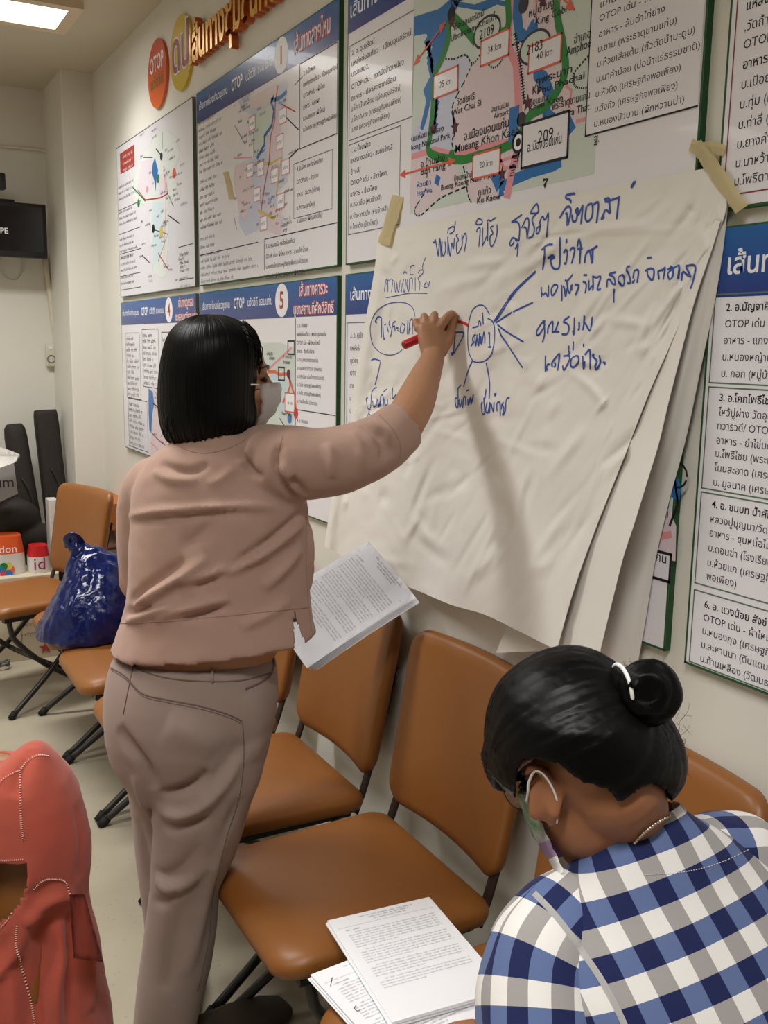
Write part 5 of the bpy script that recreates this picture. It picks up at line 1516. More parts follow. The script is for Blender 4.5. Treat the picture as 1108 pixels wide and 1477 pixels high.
# right hand: palm, thumb, four curled fingers round the marker
K = lambda x, y, d: at_d(x, y, d)
def palm(bm, wr, kn, half, th, nrm):
    wr, kn = np.array(wr), np.array(kn); ax = kn - wr; L = np.linalg.norm(ax); ax /= L
    s = np.cross(ax, nrm); s /= np.linalg.norm(s); n_ = np.cross(s, ax)
    loft(bm, [(wr + ax * L * k, s * half * a, n_ * th * b_) for k, a, b_ in ((-.12, .70, 1.2), (.0, .74, 1.15), (.25, .9, 1.15), (.55, 1.0, 1.1), (.85, 1.0, 1.0), (1.02, .95, .8))], 20, power=2.6)
hn = -(FH * .9 - RH * .25)      # the back of the hand looks towards the camera
palm(bm, WR, K(621, 470, 2.115), .030, .0145, hn)
fingers_r = [
    ([(603, 474, 2.113), (600, 464, 2.126), (602, 471, 2.150), (610, 484, 2.150)], [.0092, .0084, .0076, .0068]),
    ([(614, 467, 2.114), (612, 456.5, 2.129), (613, 464, 2.155), (619, 480, 2.154)], [.0094, .0087, .0078, .0070]),
    ([(626, 465, 2.114), (627, 454, 2.130), (628, 461, 2.160), (635, 474, 2.155)], [.0096, .0089, .0080, .0072]),
    ([(636, 470, 2.112), (645, 458, 2.120), (652, 453, 2.134), (658, 460, 2.144)], [.0104, .0098, .0090, .0080]),
    ([(637, 508, 2.098), (647, 490, 2.112), (651, 474, 2.128), (655, 462, 2.140)], [.0125, .0112, .0098, .0080]),
]
for pts, rad in fingers_r: limb(bm, [K(*p) for p in pts], rad, 12, 16)
# left arm, bent forward to hold the papers
HL = HPA + HPU * .035 + HPV * .262
limb(bm, [at_d(222, 700, 1.93), at_d(207, 740, 1.955), at_d(200, 795, 1.965), at_d(198, 838, 1.965)], [.05, .05, .042, .038], 16, 16)
wl = HL - HPU * .075 - HPN * .015 + HPV * .01
limb(bm, [at_d(198, 838, 1.965), at_d(225, 850, 2.06), at_d(300, 868, 2.14), wl], [.038, .036, .031, .024], 16, 20)
palm(bm, wl, wl + HPU * .075, .034, .013, HPN)
kn = wl + HPU * .075
for i, (o_, L) in enumerate(((-.026, .058), (-.009, .068), (.009, .070), (.026, .062))):
    b0 = kn + HPV * o_
    limb(bm, [b0, b0 + HPU * L * .45 - HPN * .010, b0 + HPU * L * .85 - HPN * .0125, b0 + HPU * L * 1.05 - HPN * .0115], [.0092, .0086, .0078, .0068], 10, 12)
tb = wl + HPU * .02 - HPV * .030
limb(bm, [tb, tb + HPU * .030 - HPV * .012 + HPN * .014, tb + HPU * .055 - HPV * .006 + HPN * .022, tb + HPU * .075 + HPN * .0205], [.012, .011, .0095, .0075], 10, 12)
# legs inside the trousers, ankles and feet
AR, AL = at_d(238, 1466, 1.855), at_d(246, 1408, 1.965)
AR[2] = AL[2] = .10
AR[0] += .03; AR[1] -= .01
FEET = [(AR, np.array([-1.875, .765, .03]), ((300, 1060, 1.86), (285, 1150, 1.86), (270, 1275, 1.855))), (AL, AL + np.array([-.20, .09, -.07]), ((240, 1060, 1.95), (240, 1166, 1.965), (243, 1290, 1.965)))]
for an, toe, leg in FEET:
    limb(bm, [at_d(*leg[0]), at_d(*leg[1]), at_d(*leg[2]), an + np.array([0, 0, .06]), an, an * .7 + toe * .3 - np.array([0, 0, .022])], [.062, .056, .042, .030, .028, .028], 16, 30)
    limb(bm, [an - (toe - an) * .12 - np.array([0, 0, .062]), an * .5 + toe * .5 - np.array([0, 0, .022]), toe + np.array([0, 0, .002])], [.034, .034, .022], 14, 12)
me = fuse(bm, .0031, 3, .5)
body = link('body', me, m_skin, woman, True)
# nails of the hand that writes
bm = bmesh.new()
ell(bm, Matrix.Translation(K(656.2, 459.5, 2.139)), (0, 0, 0), (.005, .005, .006), 2)
obj('thumb_nail', bm, mat('nail', (206, 160, 132), .35, .5), body, True)
# eyes and brows (the right ones can be seen from behind)
for s in (-1, 1):
    bm = bmesh.new(); ell(bm, HM, (.077, s * .031, .004), (.006, .013, .0055), 2); obj('eye', bm, m_lip, body, True)
    bm = bmesh.new(); tube(bm, [HM @ Vector(p) for p in ((.085, s * .014, .026), (.081, s * .032, .031), (.067, s * .05, .026))], [.002, .0026, .0015], 8, n=10); obj('eyebrow', bm, m_lip, body, True)
# shoes
m_shoe = mat('dark_brown_shoe', (52, 42, 34), .55, .4)
for an, toe, _ in FEET:
    an, toe = an * [1, 1, 0], toe * [1, 1, 0]; d = toe - an; L = np.linalg.norm(d); d /= L; s = np.array([d[1], -d[0], 0])
    bm = bmesh.new(); R_ = []
    for k, w_, h_ in ((-.30, .020, .05), (-.26, .036, .08), (0, .046, .105), (.35, .047, .100), (.7, .049, .085), (1.0, .045, .062), (1.15, .034, .045), (1.21, .016, .024)):
        c = an + d * L * k; R_.append((c + np.array([0, 0, h_ / 2 + .001]), s * w_, np.array([0, 0, h_ / 2])))
    loft(bm, R_, 24, power=2.6); obj('shoe', bm, m_shoe, woman, True)

# ---- hair: chin-length bob
bm = bmesh.new()
rows = [(453.5, 292, 316, .018), (456, 278, 328, .034), (462, 262, 346, .054), (472, 250, 361, .074), (486, 241.5, 371, .088), (504, 236, 374, .096), (525, 232, 373.5, .101), (550, 229.5, 371.5, .103), (575, 229, 371, .102), (600, 230, 371, .099), (615, 233, 369, .096), (625, 237, 362, .09), (632, 242, 345, .082), (637, 246, 322, .066)]
R_ = []
for y, l, r, d in rows: R_.append(rp(y, l, r, 1.90, d, yr=y - (4 if y > 610 else 0)))
RR = loft(bm, R_, 120)
for f in bm.faces: pass
me = evaluated(bm, [('SUBSURF', dict(levels=2, render_levels=2))])
P = coords(me); N = normals(me); cx_ = P.mean(0)
ang = np.arctan2((P - cx_) @ FH, (P - cx_) @ RH)
D = np.array([.0007 * noise.noise(Vector((math.cos(a) * 34, math.sin(a) * 26, p[2] * 2.2))) + .0005 * noise.noise(Vector((math.cos(a) * 90, math.sin(a) * 60, p[2] * 3))) for a, p in zip(ang, P)])
low = np.clip((1.42 - P[:, 2]) / .05, 0, 1)
P = P + N * D[:, None]
P[:, 2] += low * np.array([.008 * noise.noise(Vector((math.cos(a) * 18, math.sin(a) * 18, 5))) for a in ang])
set_coords(me, P)
hair = link('hair', me, m_hair, woman, True)
# loose strands: fringe over the temple, ragged lower edge
bm = bmesh.new(); rr = random.Random(5)
for k in range(70):
    x = rr.uniform(236, 330); y = 628 + rr.uniform(-6, 6) - max(0, x - 300) * .2; d = 1.90 - rr.uniform(.03, .085)
    tube(bm, [at_d(x, y - 25, d), at_d(x + rr.uniform(-3, 3), y - 8, d + .002), at_d(x + rr.uniform(-8, 6), y + rr.uniform(2, 10), d + .006)], [.0011, .0009, .0003], 4, n=6)
for k in range(46):
    x = 368 + rr.uniform(-4, 4); y = rr.uniform(478, 505); d = 1.90 - rr.uniform(-.02, .06)
    tube(bm, [at_d(x - 16, y - 16, d), at_d(x, y, d - .004), at_d(x + rr.uniform(2, 9), y + 18, d - .004), at_d(x + rr.uniform(0, 7), y + rr.uniform(28, 48), d)], [.0012, .0012, .0009, .0003], 4, n=8)
obj('loose_strands', bm, m_hair, hair, True)

# ---- face mask
bm = bmesh.new(); g = []
for j in range(9):
    v = j / 8
    zc = .002 - .100 * v; row = []
    for i in range(15):
        a = math.radians((-1 + 2 * i / 14) * (66 - 14 * v)); c = math.cos(a); s = math.sin(a)
        bulge = .035 + .024 * math.sin(math.pi * min(1, .15 + v * .85)) - (.012 * v)
        x = .052 + (bulge + .014 * (1 - v) * max(0, c) ** 6) * c + (.003 if j % 2 else 0)
        row.append(bm.verts.new(HM @ Vector((x - .02 * (1 - c), s * (.068 - .012 * v), zc * (1 - .25 * (1 - c)) - .012 * (1 - c)))))
    g.append(row)
for j in range(8):
    for i in range(14): bm.faces.new((g[j][i], g[j][i + 1], g[j + 1][i + 1], g[j + 1][i]))
bmesh.ops.solidify(bm, geom=bm.faces[:], thickness=.0016)
fm = obj('face_mask', bm, m_maskw, woman, True)
for s in (-1, 1):
    bm = bmesh.new()
    tube(bm, [HM @ Vector(p) for p in ((.062, s * .061, -.006), (.016, s * .080, -.006), (-.010, s * .086, .010), (-.03, s * .084, -.004), (-.026, s * .082, -.04), (.012, s * .075, -.062), (.058, s * .046, -.094))], .0016, 6, n=30)
    obj('ear_loop', bm, m_maskw, fm, True)

# ---- shirt
bm = bmesh.new()
SD = 1.882
rows = [(622, 272, 352, .058), (634, 252, 374, .066), (645, 236, 392, .076), (660, 217, 408, .088), (682, 202, 424, .098), (706, 194, 440, .108), (735, 190, 445, .115), (785, 188, 446, .120), (830, 187, 446, .124), (862, 185, 447, .128)]
R_ = [rp(y, l, r, SD, d) for y, l, r, d in rows] + [rp(894, 178, 450, SD, .134, 886), rp(922, 168, 454, SD, .140, 905), rp(939, 160, 457.5, SD, .143, 915)]
loft(bm, R_, 48, power=2.15)
limb(bm, [at_d(385, 668, 1.87), SHR, at_d(462, 669, 1.845), at_d(505, 660, 1.852), at_d(549, 640, 1.864), at_d(572, 622, 1.874)], [.078, .073, .0685, .064, .0575, .054], 24, 30)
lim = [at_d(238, 690, 1.91), at_d(216, 705, 1.925), at_d(205, 750, 1.945), at_d(201, 800, 1.955), at_d(203, 838, 1.965)]
limb(bm, lim, [.052, .055, .051, .0455, .043], 20, 24)
limb(bm, [at_d(203, 838, 1.965), at_d(222, 848, 2.04), at_d(250, 856, 2.10)], [.043, .042, .040], 20, 14)
me = fuse(bm, .0065, 6)
SNAP[0] = tree_of(me)
creases(me, [(fp([(447, 728), (425, 748), (395, 775), (360, 800), (320, 828), (280, 848)], 1.76), -0.0088, 0.0078), (fp([(446, 745), (420, 768), (380, 798), (330, 822), (290, 832), (262, 840)], 1.755), 0.0100, 0.0094),
             (fp([(330, 865), (290, 872), (250, 884), (225, 896)], 1.745), 0.0088, 0.0094), (fp([(335, 872), (300, 884), (262, 894)], 1.745), -0.0075, 0.0070), (fp([(192, 880), (215, 862), (245, 842), (275, 822), (300, 805)], 1.77), 0.0137, 0.0109), (fp([(188, 868), (210, 850), (240, 828), (268, 808)], 1.775), -0.0088, 0.0086),
             (fp([(182, 895), (205, 890), (235, 878), (262, 866)], 1.76), 0.0100, 0.0078), (fp([(180, 884), (200, 880), (222, 872)], 1.77), -0.0088, 0.0070),
             (fp([(185, 745), (230, 738), (290, 733), (350, 730), (400, 732)], 1.77), 0.0075, 0.0078), (fp([(190, 752), (240, 748), (300, 742), (360, 740)], 1.77), -0.0063, 0.0078),
             (fp([(232, 668), (255, 678), (280, 680), (302, 668)], 1.80), -0.0075, 0.0078), (fp([(222, 680), (250, 692), (285, 694)], 1.80), 0.0063, 0.0078), (fp([(356, 632), (352, 655), (362, 678), (380, 690)], 1.79), -0.0100, 0.0078), (fp([(372, 622), (360, 650), (345, 672)], 1.79), 0.0088, 0.0078),
             (fp([(408, 640), (398, 660), (404, 690), (418, 712), (438, 726)], 1.77), -0.0088, 0.0070), (fp([(420, 690), (410, 680), (402, 668)], 1.77), 0.0075, 0.0109),
             (fp([(445, 722), (430, 700), (418, 690)], 1.77), -0.0075, 0.0078), (fp([(470, 640), (478, 660), (480, 690)], 1.78), 0.0063, 0.0094), (fp([(520, 612), (540, 625), (552, 648), (548, 668)], 1.81), -0.0075, 0.0062), (fp([(535, 605), (556, 622), (568, 645)], 1.82), 0.0075, 0.0062), (fp([(545, 620), (560, 640), (562, 660)], 1.82), -0.0050, 0.0055), (fp([(505, 622), (520, 645), (522, 680)], 1.8), 0.0050, 0.0094),
             (fp([(300, 700), (320, 690), (340, 672)], 1.78), 0.0050, 0.0094), (fp([(260, 790), (290, 770), (312, 745)], 1.76), -0.0063, 0.0125), (fp([(380, 850), (410, 820), (436, 790)], 1.755), 0.0075, 0.0109), (fp([(346, 905), (380, 890), (420, 866)], 1.745), 0.0050, 0.0094),
             (fp([(446, 735), (444, 790), (446, 850)], 1.78), 0.0075, 0.0062)])
rumple(me, 16, .0030, 3, (1, 1, .8)); rumple(me, 34, .0011, 7)
P = coords(me)
# open hem, open cuffs, side slit
bm = bmesh.new(); bm.from_mesh(me)
hem0, hem1 = at_d(160, 937, SD), at_d(457, 913, SD)
kill = []
Fc = at_d(588, 606, 1.88); axis = np.array(at_d(588, 606, 1.88) - at_d(549, 632, 1.864)); axis /= np.linalg.norm(axis)
cl = at_d(250, 856, 2.10); axl = np.array(at_d(250, 856, 2.10) - at_d(222, 848, 2.04)); axl /= np.linalg.norm(axl)
lineh = lambda p: hem0[2] + (hem1[2] - hem0[2]) * np.clip(((p - hem0) @ RH) / ((hem1 - hem0) @ RH), 0, 1)
invR = ROT.T


def to_px(p):
    c = invR @ (np.array(p) - CAM); return c[0] / c[2] * FPX + 554, c[1] / c[2] * FPX + 738.5


for f in bm.faces:
    c = np.array(f.calc_center_median()); n_ = f.normal
    if c[2] < lineh(c) + .012 and n_.z < -.55 and c[2] < 1.0: kill.append(f); continue
    if n_.dot(Vector(axis)) > .55 and (c - Fc) @ axis > -.012 and np.linalg.norm(c - Fc) < .1: kill.append(f); continue
    if n_.dot(Vector(axl)) > .6 and (c - cl) @ axl > -.0 and np.linalg.norm(c - cl) < .09: kill.append(f); continue
    if n_.dot(Vector(CAM - c)) > 0:
        x, y = to_px(c)
        pass
bmesh.ops.delete(bm, geom=list(set(kill)), context='FACES')
# side slit, cut clean
apex = at_d(424.5, 881, 1.77)
for base in (at_d(424.5, 925, 1.77), at_d(440, 925, 1.77)):
    pn = np.cross(base - apex, FH); reg = [f for f in bm.faces if f.normal.dot(Vector(FH)) < .3 and 870 < to_px(f.calc_center_median())[1] < 940 and 405 < to_px(f.calc_center_median())[0] < 462]
    g_ = set(reg); [g_.update(f.edges) for f in reg]; [g_.update(f.verts) for f in reg]
    bmesh.ops.bisect_plane(bm, geom=list(g_), plane_co=apex, plane_no=pn)
kill = []
for f in bm.faces:
    c = f.calc_center_median(); x, y = to_px(c)
    if f.normal.dot(Vector(FH)) < .3 and 881 < y < 940 and 424.5 < x < 424.5 + (y - 881) * 15.5 / 44: kill.append(f)
bmesh.ops.delete(bm, geom=kill, context='FACES')
me2 = bpy.data.meshes.new('shirt'); bm.to_mesh(me2); bm.free()
sh = link('shirt', me2, m_shirt, woman, True)
md = sh.modifiers.new('cloth_thickness', 'SOLIDIFY'); md.thickness = .002; md.offset = -1
TS = tree_of(me2)
seam(TS, [(168, 899), (220, 897), (290, 892), (370, 884), (447, 876)], .0011, 'seam', m_seamp, sh, 70)
seam(TS, [(408, 628), (402, 655), (408, 685), (424, 708), (446, 724)], .0010, 'seam', m_seamp, sh, 40)
seam(TS, [(547, 598), (566, 618), (577, 640), (577, 660)], .0010, 'seam', m_seamp, sh, 40)
seam(TS, [(443, 732), (441, 790), (443, 850), (449, 910)], .0010, 'seam', m_seamp, sh, 40)
seam(TS, [(250, 640), (280, 652), (310, 652), (345, 640), (360, 626)], .0012, 'seam', m_seamp, sh, 40)

# ---- red marker in her hand
t = thing('marker_pen', tuple(float(v) for v in at_d(600, 490, 2.12)), 'red marker pen held in the standing woman\'s right hand', 'marker pen')
pa, pb = at_d(581.5, 498.5, 2.108), at_y(661, 464, WALL - .014)
ax = pb - pa; L = np.linalg.norm(ax); ax /= L
m_pen = mat('red_pen_plastic', (190, 26, 36), .3, .5)
bm = bmesh.new(); tube(bm, [pa, pa + ax * .001, pa + ax * .003, pa + ax * .04, pa + ax * (L - .022), pa + ax * (L - .012)], [.006, .0084, .0096, .0096, .0092, .005], 20); sharp(obj('barrel', bm, m_pen, t))
bm = bmesh.new(); tube(bm, [pa + ax * .002, pa - ax * .0006], [.0062, .0058], 16); obj('end_plug', bm, mat('pen_end', (120, 16, 26), .4, .4), t)
bm = bmesh.new(); tube(bm, [pa + ax * (L - .013), pa + ax * (L - .004), pb], [.0035, .0028, .0018], 10); obj('felt_tip', bm, m_inkred, t)
# ================================================================== SEATED WOMAN IN CHECKS
m_skin2 = mat('skin_tan', (160, 106, 74), .5, .4, sss=.04, mottle=(20, .3, (148, 96, 66)))


def gingham():
    m = mat('navy_gingham', (230, 228, 226), .8, .2, bump=(380, .2, .0008), sheen=.1)
    nt = m.node_tree; b = nt.nodes['Principled BSDF']
    uv = nt.nodes.new('ShaderNodeUVMap'); s = nt.nodes.new('ShaderNodeSeparateXYZ'); nt.links.new(uv.outputs[0], s.inputs[0])
    out = []
    for ax in ('X', 'Y'):
        f = nt.nodes.new('ShaderNodeMath'); f.operation = 'FRACT'; nt.links.new(s.outputs[ax], f.inputs[0])
        g = nt.nodes.new('ShaderNodeMath'); g.operation = 'GREATER_THAN'; g.inputs[1].default_value = .5; nt.links.new(f.outputs[0], g.inputs[0]); out.append(g)

    def mix(fac, a, c):
        x = nt.nodes.new('ShaderNodeMix'); x.data_type = 'RGBA'; nt.links.new(fac.outputs[0], x.inputs['Factor'])
        for k, v in (('A', a), ('B', c)):
            if isinstance(v, tuple): x.inputs[k].default_value = lin(v)
            else: nt.links.new(v.outputs['Result'], x.inputs[k])
        return x
    lo = mix(out[0], (226, 222, 218), (156, 152, 150)); hi = mix(out[0], (92, 108, 150), (26, 34, 78))
    nt.links.new(mix(out[1], lo, hi).outputs['Result'], b.inputs['Base Color'])
    return m


m_ging = gingham()
CK = .047       # one full repeat of the check


def uv_loft(name, rings, seg, mt, parent, across, along, power=2.0, rough=None, arc=(0, 360), close=True, thick=.0016):
    """open-ended cloth tube with check coordinates in metres; rings = (centre, u half-axis, v half-axis)"""
    from mathutils import Vector as V_
    bm = bmesh.new(); uvl = bm.loops.layers.uv.new('UVMap')
    rings = [tuple(np.array(q, float) for q in r) for r in rings]
    n = 14 * (len(rings) - 1)
    flat = catmull([np.concatenate(r) for r in rings], n + 1)
    grid, tex = [], []
    aa = np.radians(np.linspace(arc[0], arc[1], seg + 1))
    wmean = np.mean([np.linalg.norm(r[1]) for r in rings])
    vv = 0.0; prev_c = None
    for row in flat:
        c, u, v = row[:3], row[3:6], row[6:9]
        if prev_c is not None: vv += np.linalg.norm(c - prev_c)
        prev_c = c
        g, t_ = [], []
        arcl = 0.0; last = None
        P = []
        for a in aa:
            ca, sa = math.cos(a), math.sin(a); k = (abs(ca) ** power + abs(sa) ** power) ** (-1 / power)
            P.append(c + u * ca * k + v * sa * k)
        P = np.array(P); L = np.concatenate([[0], np.cumsum(np.linalg.norm(np.diff(P, axis=0), axis=1))])
        mid = np.interp(math.pi / 2, aa, L)          # the centre line of the back keeps the checks straight
        for p, l in zip(P, L): g.append(p); t_.append((((l - mid)) / CK + across, vv / CK + along))
        grid.append(g); tex.append(t_)
    G = np.array(grid)
    if rough is not None: G = rough(G)
    V = [[bm.verts.new(p) for p in (row[:-1] if close else row)] for row in G]
    for j in range(len(V) - 1):
        m_ = len(V[j])
        for i in range(seg):
            i2 = (i + 1) % m_ if close else i + 1
            f = bm.faces.new((V[j][i], V[j][i2], V[j + 1][i2], V[j + 1][i]))
            for lp, (jj, ii) in zip(f.loops, ((j, i), (j, i + 1), (j + 1, i + 1), (j + 1, i))): lp[uvl].uv = tex[jj][ii]
    me = bpy.data.meshes.new(name); bmesh.ops.recalc_face_normals(bm, faces=bm.faces); bm.to_mesh(me); bm.free()
    o = link(name, me, mt, parent, True)
    md = o.modifiers.new('cloth_thickness', 'SOLIDIFY'); md.thickness = thick; md.offset = -1
    return o


sitter = thing('person', (-.56, .82, 0), 'seated woman with a hair bun and navy gingham shirt, bending over the papers', 'person')
NB = at_d(935, 1205, 1.0)                      # base of the neck
PEL = np.array([-.50, .80, .54])
sp = PEL - NB; SL = np.linalg.norm(sp); sp /= SL
lat = np.array([.12, 1.0, .0]); lat -= sp * (lat @ sp); lat /= np.linalg.norm(lat)      # towards her right
bk = np.cross(lat, sp); bk /= np.linalg.norm(bk)
if bk @ (CAM - NB) < 0: bk = -bk               # out of her back
S = lambda k, a=0.0, b=0.0: NB + sp * SL * k + lat * a + bk * b

# head frame
H2 = at_d(848, 1104, 1.035)
f2 = np.array([-.80, -.02, -.60]); f2 /= np.linalg.norm(f2)
r2 = np.cross(f2, [0, 0, 1]); r2 /= np.linalg.norm(r2)
tilt = math.radians(4)
u2 = np.cross(r2, f2)
HM2 = Matrix(np.column_stack([f2, r2, u2]).tolist()).to_4x4(); HM2.translation = Vector(H2)

# body
bm = bmesh.new()
head(bm, HM2)
EP = np.array(HM2 @ Vector((-.012, -.080, -.012))); DE = EP @ FH          # her left ear, turned to the camera
eM = Matrix(np.column_stack([RH, [0, 0, 1], FH]).tolist()).to_4x4(); eM.translation = Vector(at_d(783, 1150, DE + .004))
ell(bm, eM @ Matrix.Rotation(-.22, 4, 'Z'), (0, 0, 0), (.0165, .030, .006))
limb(bm, [at_d(x, y, DE + o_) for x, y, o_ in ((760, 1116, .004), (765, 1107, .0), (778, 1110, -.004), (793, 1128, -.006), (801, 1150, -.006), (803, 1172, -.003), (796, 1186, .002))], [.0042, .0050, .0052, .0054, .0054, .0056, .006], 10, 26)
n0, n2 = H2 - f2 * .03 - u2 * .03, S(-.03, 0, -.034)
limb(bm, [n0, n0 * .5 + n2 * .5 + bk * .004, n2, S(.12, 0, -.055)], [.055, .050, .050, .052], 20, 16)
loft(bm, [(S(.02, 0, -.03), lat * .06, bk * .05), (S(.1, 0, -.035), lat * .12, bk * .075), (S(.2, 0, -.03), lat * .155, bk * .09), (S(.5, 0, -.01), lat * .145, bk * .10), (S(.8, 0, 0), lat * .145, bk * .105), (S(1.05), lat * .16, bk * .11)], 28)
# arms
shl, shr = S(.19, -.135, -.045), S(.19, .135, -.045)
ell_ = np.array(at_d(800, 1655, .845)); wrl = np.array([-.86, .62, .60])
limb(bm, [shl, (shl + ell_) / 2 + np.array([.0, -.005, .01]), ell_], [.048, .044, .038], 16, 16)
limb(bm, [ell_, (ell_ + wrl) / 2, wrl], [.040, .036, .025], 16, 14)
elr = np.array([-.86, .93, .70]); wrr = np.array(at_z(714, 1492, .535))
limb(bm, [shr, (shr + elr) / 2, elr], [.055, .047, .040], 16, 16)
limb(bm, [elr, (elr + wrr) / 2, wrr], [.040, .034, .025], 16, 14)


def rest_hand(bm, wr, d, side, n_, grip):
    d = np.array(d, float); d /= np.linalg.norm(d); s = np.array(side, float); n_ = np.array(n_, float)
    kn = wr + d * .075
    palm(bm, wr, kn, .034, .012, n_)
    for o_, L in ((-.026, .060), (-.009, .072), (.009, .075), (.025, .064)):
        b0 = kn + s * o_
        limb(bm, [b0, b0 + d * L * .45 + n_ * .006, b0 + d * L * .8 - n_ * (.004 + grip), b0 + d * L * .95 - n_ * (.012 + grip)], [.0092, .0086, .0078, .0066], 10, 12)
    tb = wr + d * .02 + s * .030
    limb(bm, [tb, tb + d * .030 + s * .016 - n_ * .004, tb + d * .058 + s * .014 - n_ * .010], [.012, .0105, .0075], 10, 10)


rest_hand(bm, wrl, (-.75, -.25, -.55), (.3, -1, 0), (-.5, 0, .8), .004)
rest_hand(bm, wrr, (-.05, -1, -.1), (-1, .05, 0), (0, 0, 1), .010)
# hips, thighs, shins, feet
loft(bm, [(S(.92), lat * .15, bk * .11), (np.array([-.52, .80, .545]), lat * .165, np.array([.11, 0, .03])), (np.array([-.54, .78, .51]), lat * .15, np.array([.10, 0, 0]))], 24)
for sx in (-1, 1):
    hip = np.array([-.56 + sx * .085, .76, .555]); kn = np.array([-.58 + sx * .10, .36, .535]); an = np.array([-.58 + sx * .11, .33, .09])
    limb(bm, [hip, hip * .5 + kn * .5, kn], [.080, .07, .054], 18, 16)
    limb(bm, [kn, kn * .55 + an * .45 + np.array([0, .012, 0]), an], [.052, .050, .033], 16, 16)
    limb(bm, [an + np.array([0, .03, -.055]), an + np.array([0, -.06, -.055]), an + np.array([0, -.15, -.068])], [.034, .034, .022], 14, 12)
me = fuse(bm, .0038, 4)
body2 = link('body', me, m_skin2, sitter, True)

# ---- trousers and shoes (below the frame)
m_dark = mat('dark_trousers', (46, 46, 54), .85, .15)
bm = bmesh.new()
loft(bm, [(S(.90), lat * .165, bk * .125), (np.array([-.52, .80, .55]), lat * .18, np.array([.125, 0, .03])), (np.array([-.54, .78, .505]), lat * .16, np.array([.11, 0, 0]))], 24)
for sx in (-1, 1):
    hip = np.array([-.56 + sx * .085, .76, .565]); kn = np.array([-.58 + sx * .10, .355, .54]); an = np.array([-.58 + sx * .11, .33, .12])
    limb(bm, [hip, hip * .5 + kn * .5, kn], [.092, .082, .066], 18, 16); limb(bm, [kn, kn * .5 + an * .5, an], [.064, .062, .052], 16, 16)
me = fuse(bm, .008, 4); link('trousers', me, m_dark, sitter, True)
for sx in (-1, 1):
    bm = bmesh.new(); R_ = []; x0 = -.58 + sx * .11
    for yy, w_, h_ in ((.40, .02, .03), (.385, .034, .055), (.33, .040, .07), (.24, .046, .066), (.16, .046, .045), (.12, .034, .032), (.105, .014, .02)): R_.append(((x0, yy, h_ / 2 + .001), (w_, 0, 0), (0, 0, h_ / 2)))
    loft(bm, R_, 20, power=2.6); obj('shoe', bm, m_shoe, sitter, True)

# ---- gingham shirt: body, left sleeve, right sleeve, collar facing


def wr_body(G):
    for j in range(G.shape[0]):
        for i in range(G.shape[1]):
            p = G[j, i]; k = noise.noise(Vector((p[0] * 7, p[1] * 7, p[2] * 7 + 3))) * .006 + noise.noise(Vector((p[0] * 15, p[1] * 15, p[2] * 15))) * .0022
            G[j, i] = p + bk * k
    return G


rows = [(-.035, .062, .050, -.030), (-.005, .070, .055, -.026), (.03, .092, .062, -.028), (.075, .124, .074, -.034), (.125, .152, .086, -.038), (.19, .172, .098, -.035), (.30, .182, .110, -.025), (.45, .188, .116, -.014), (.65, .184, .120, -.006), (.85, .184, .125, 0), (1.02, .19, .13, .0)]
shirt2 = uv_loft('shirt', [(S(k, 0, o_), lat * w_, bk * d_) for k, w_, d_, o_ in rows], 96, m_ging, sitter, .12, .30, 2.25, wr_body)
el2 = ell_ * 1.0


def sleeve(name, sx, e, across, along):
    """set-in sleeve: starts inside the shoulder and turns down along the upper arm"""
    pts = [S(.135, sx * .075, -.045), S(.150, sx * .105, -.046), S(.175, sx * .132, -.047), S(.225, sx * .150, -.046)]
    sh0 = pts[-1]; pts += [sh0 * .62 + e * .38, sh0 * .25 + e * .75, e]
    rad = [(.066, .058), (.072, .062), (.074, .066), (.076, .070), (.074, .070), (.068, .066), (.060, .060)]
    T = np.gradient(np.array(pts), axis=0); R_ = []
    for p, t_, (a, b_) in zip(pts, T, rad):
        t_ = t_ / np.linalg.norm(t_); o_ = np.cross(t_, bk); o_ /= np.linalg.norm(o_); q_ = np.cross(o_, t_)
        if q_ @ bk < 0: q_ = -q_
        if o_ @ sp > 0: pass
        R_.append((p, o_ * a, q_ * b_))

    def wr(G):
        for j in range(G.shape[0]):
            c = G[j].mean(0)
            for i in range(G.shape[1]):
                p = G[j, i]; k = noise.noise(Vector((p[0] * 12, p[1] * 12, p[2] * 12 + 9))) * .006
                d = p - c; G[j, i] = p + d / (np.linalg.norm(d) + 1e-9) * k
        return G
    return uv_loft(name, R_, 64, m_ging, shirt2, across, along, 2.1, wr)


sl_l = sleeve('sleeve', -1, el2, .25, .1)
sleeve('sleeve', 1, elr, .35, .2)
# ---- hair drawn back into a bun
DH = 1.045
bm = bmesh.new()
rows = [(937.5, 822, 846, .012), (941, 803, 858, .026), (948, 782, 874, .042), (958, 762, 890, .056), (972, 742, 908, .070), (990, 722, 925, .083), (1010, 710, 946, .100), (1035, 702, 968, .108), (1060, 699, 981, .111), (1085, 699, 987, .109), (1105, 704, 986, .103), (1124, 716, 977, .090), (1138, 742, 962, .076), (1147, 790, 940, .055)]
loft(bm, [rp(y, l, r, DH, d) for y, l, r, d in rows], 64)
limb(bm, [at_d(900, 1110, .985), at_d(905, 1140, .965), at_d(897, 1172, .962)], [.030, .022, .004], 14, 10)
limb(bm, [at_d(720, 1090, 1.06), at_d(722, 1125, 1.075), at_d(735, 1142, 1.08)], [.022, .014, .003], 12, 10)
me = fuse(bm, .0042, 6)
BUN = at_d(932, 994, 1.02)
P = coords(me); N = normals(me)
ax1 = (at_d(700, 1110, 1.03) - BUN); ax1 /= np.linalg.norm(ax1); ax2 = np.cross(ax1, FH); ax2 /= np.linalg.norm(ax2)
ax3 = np.cross(ax1, ax2)
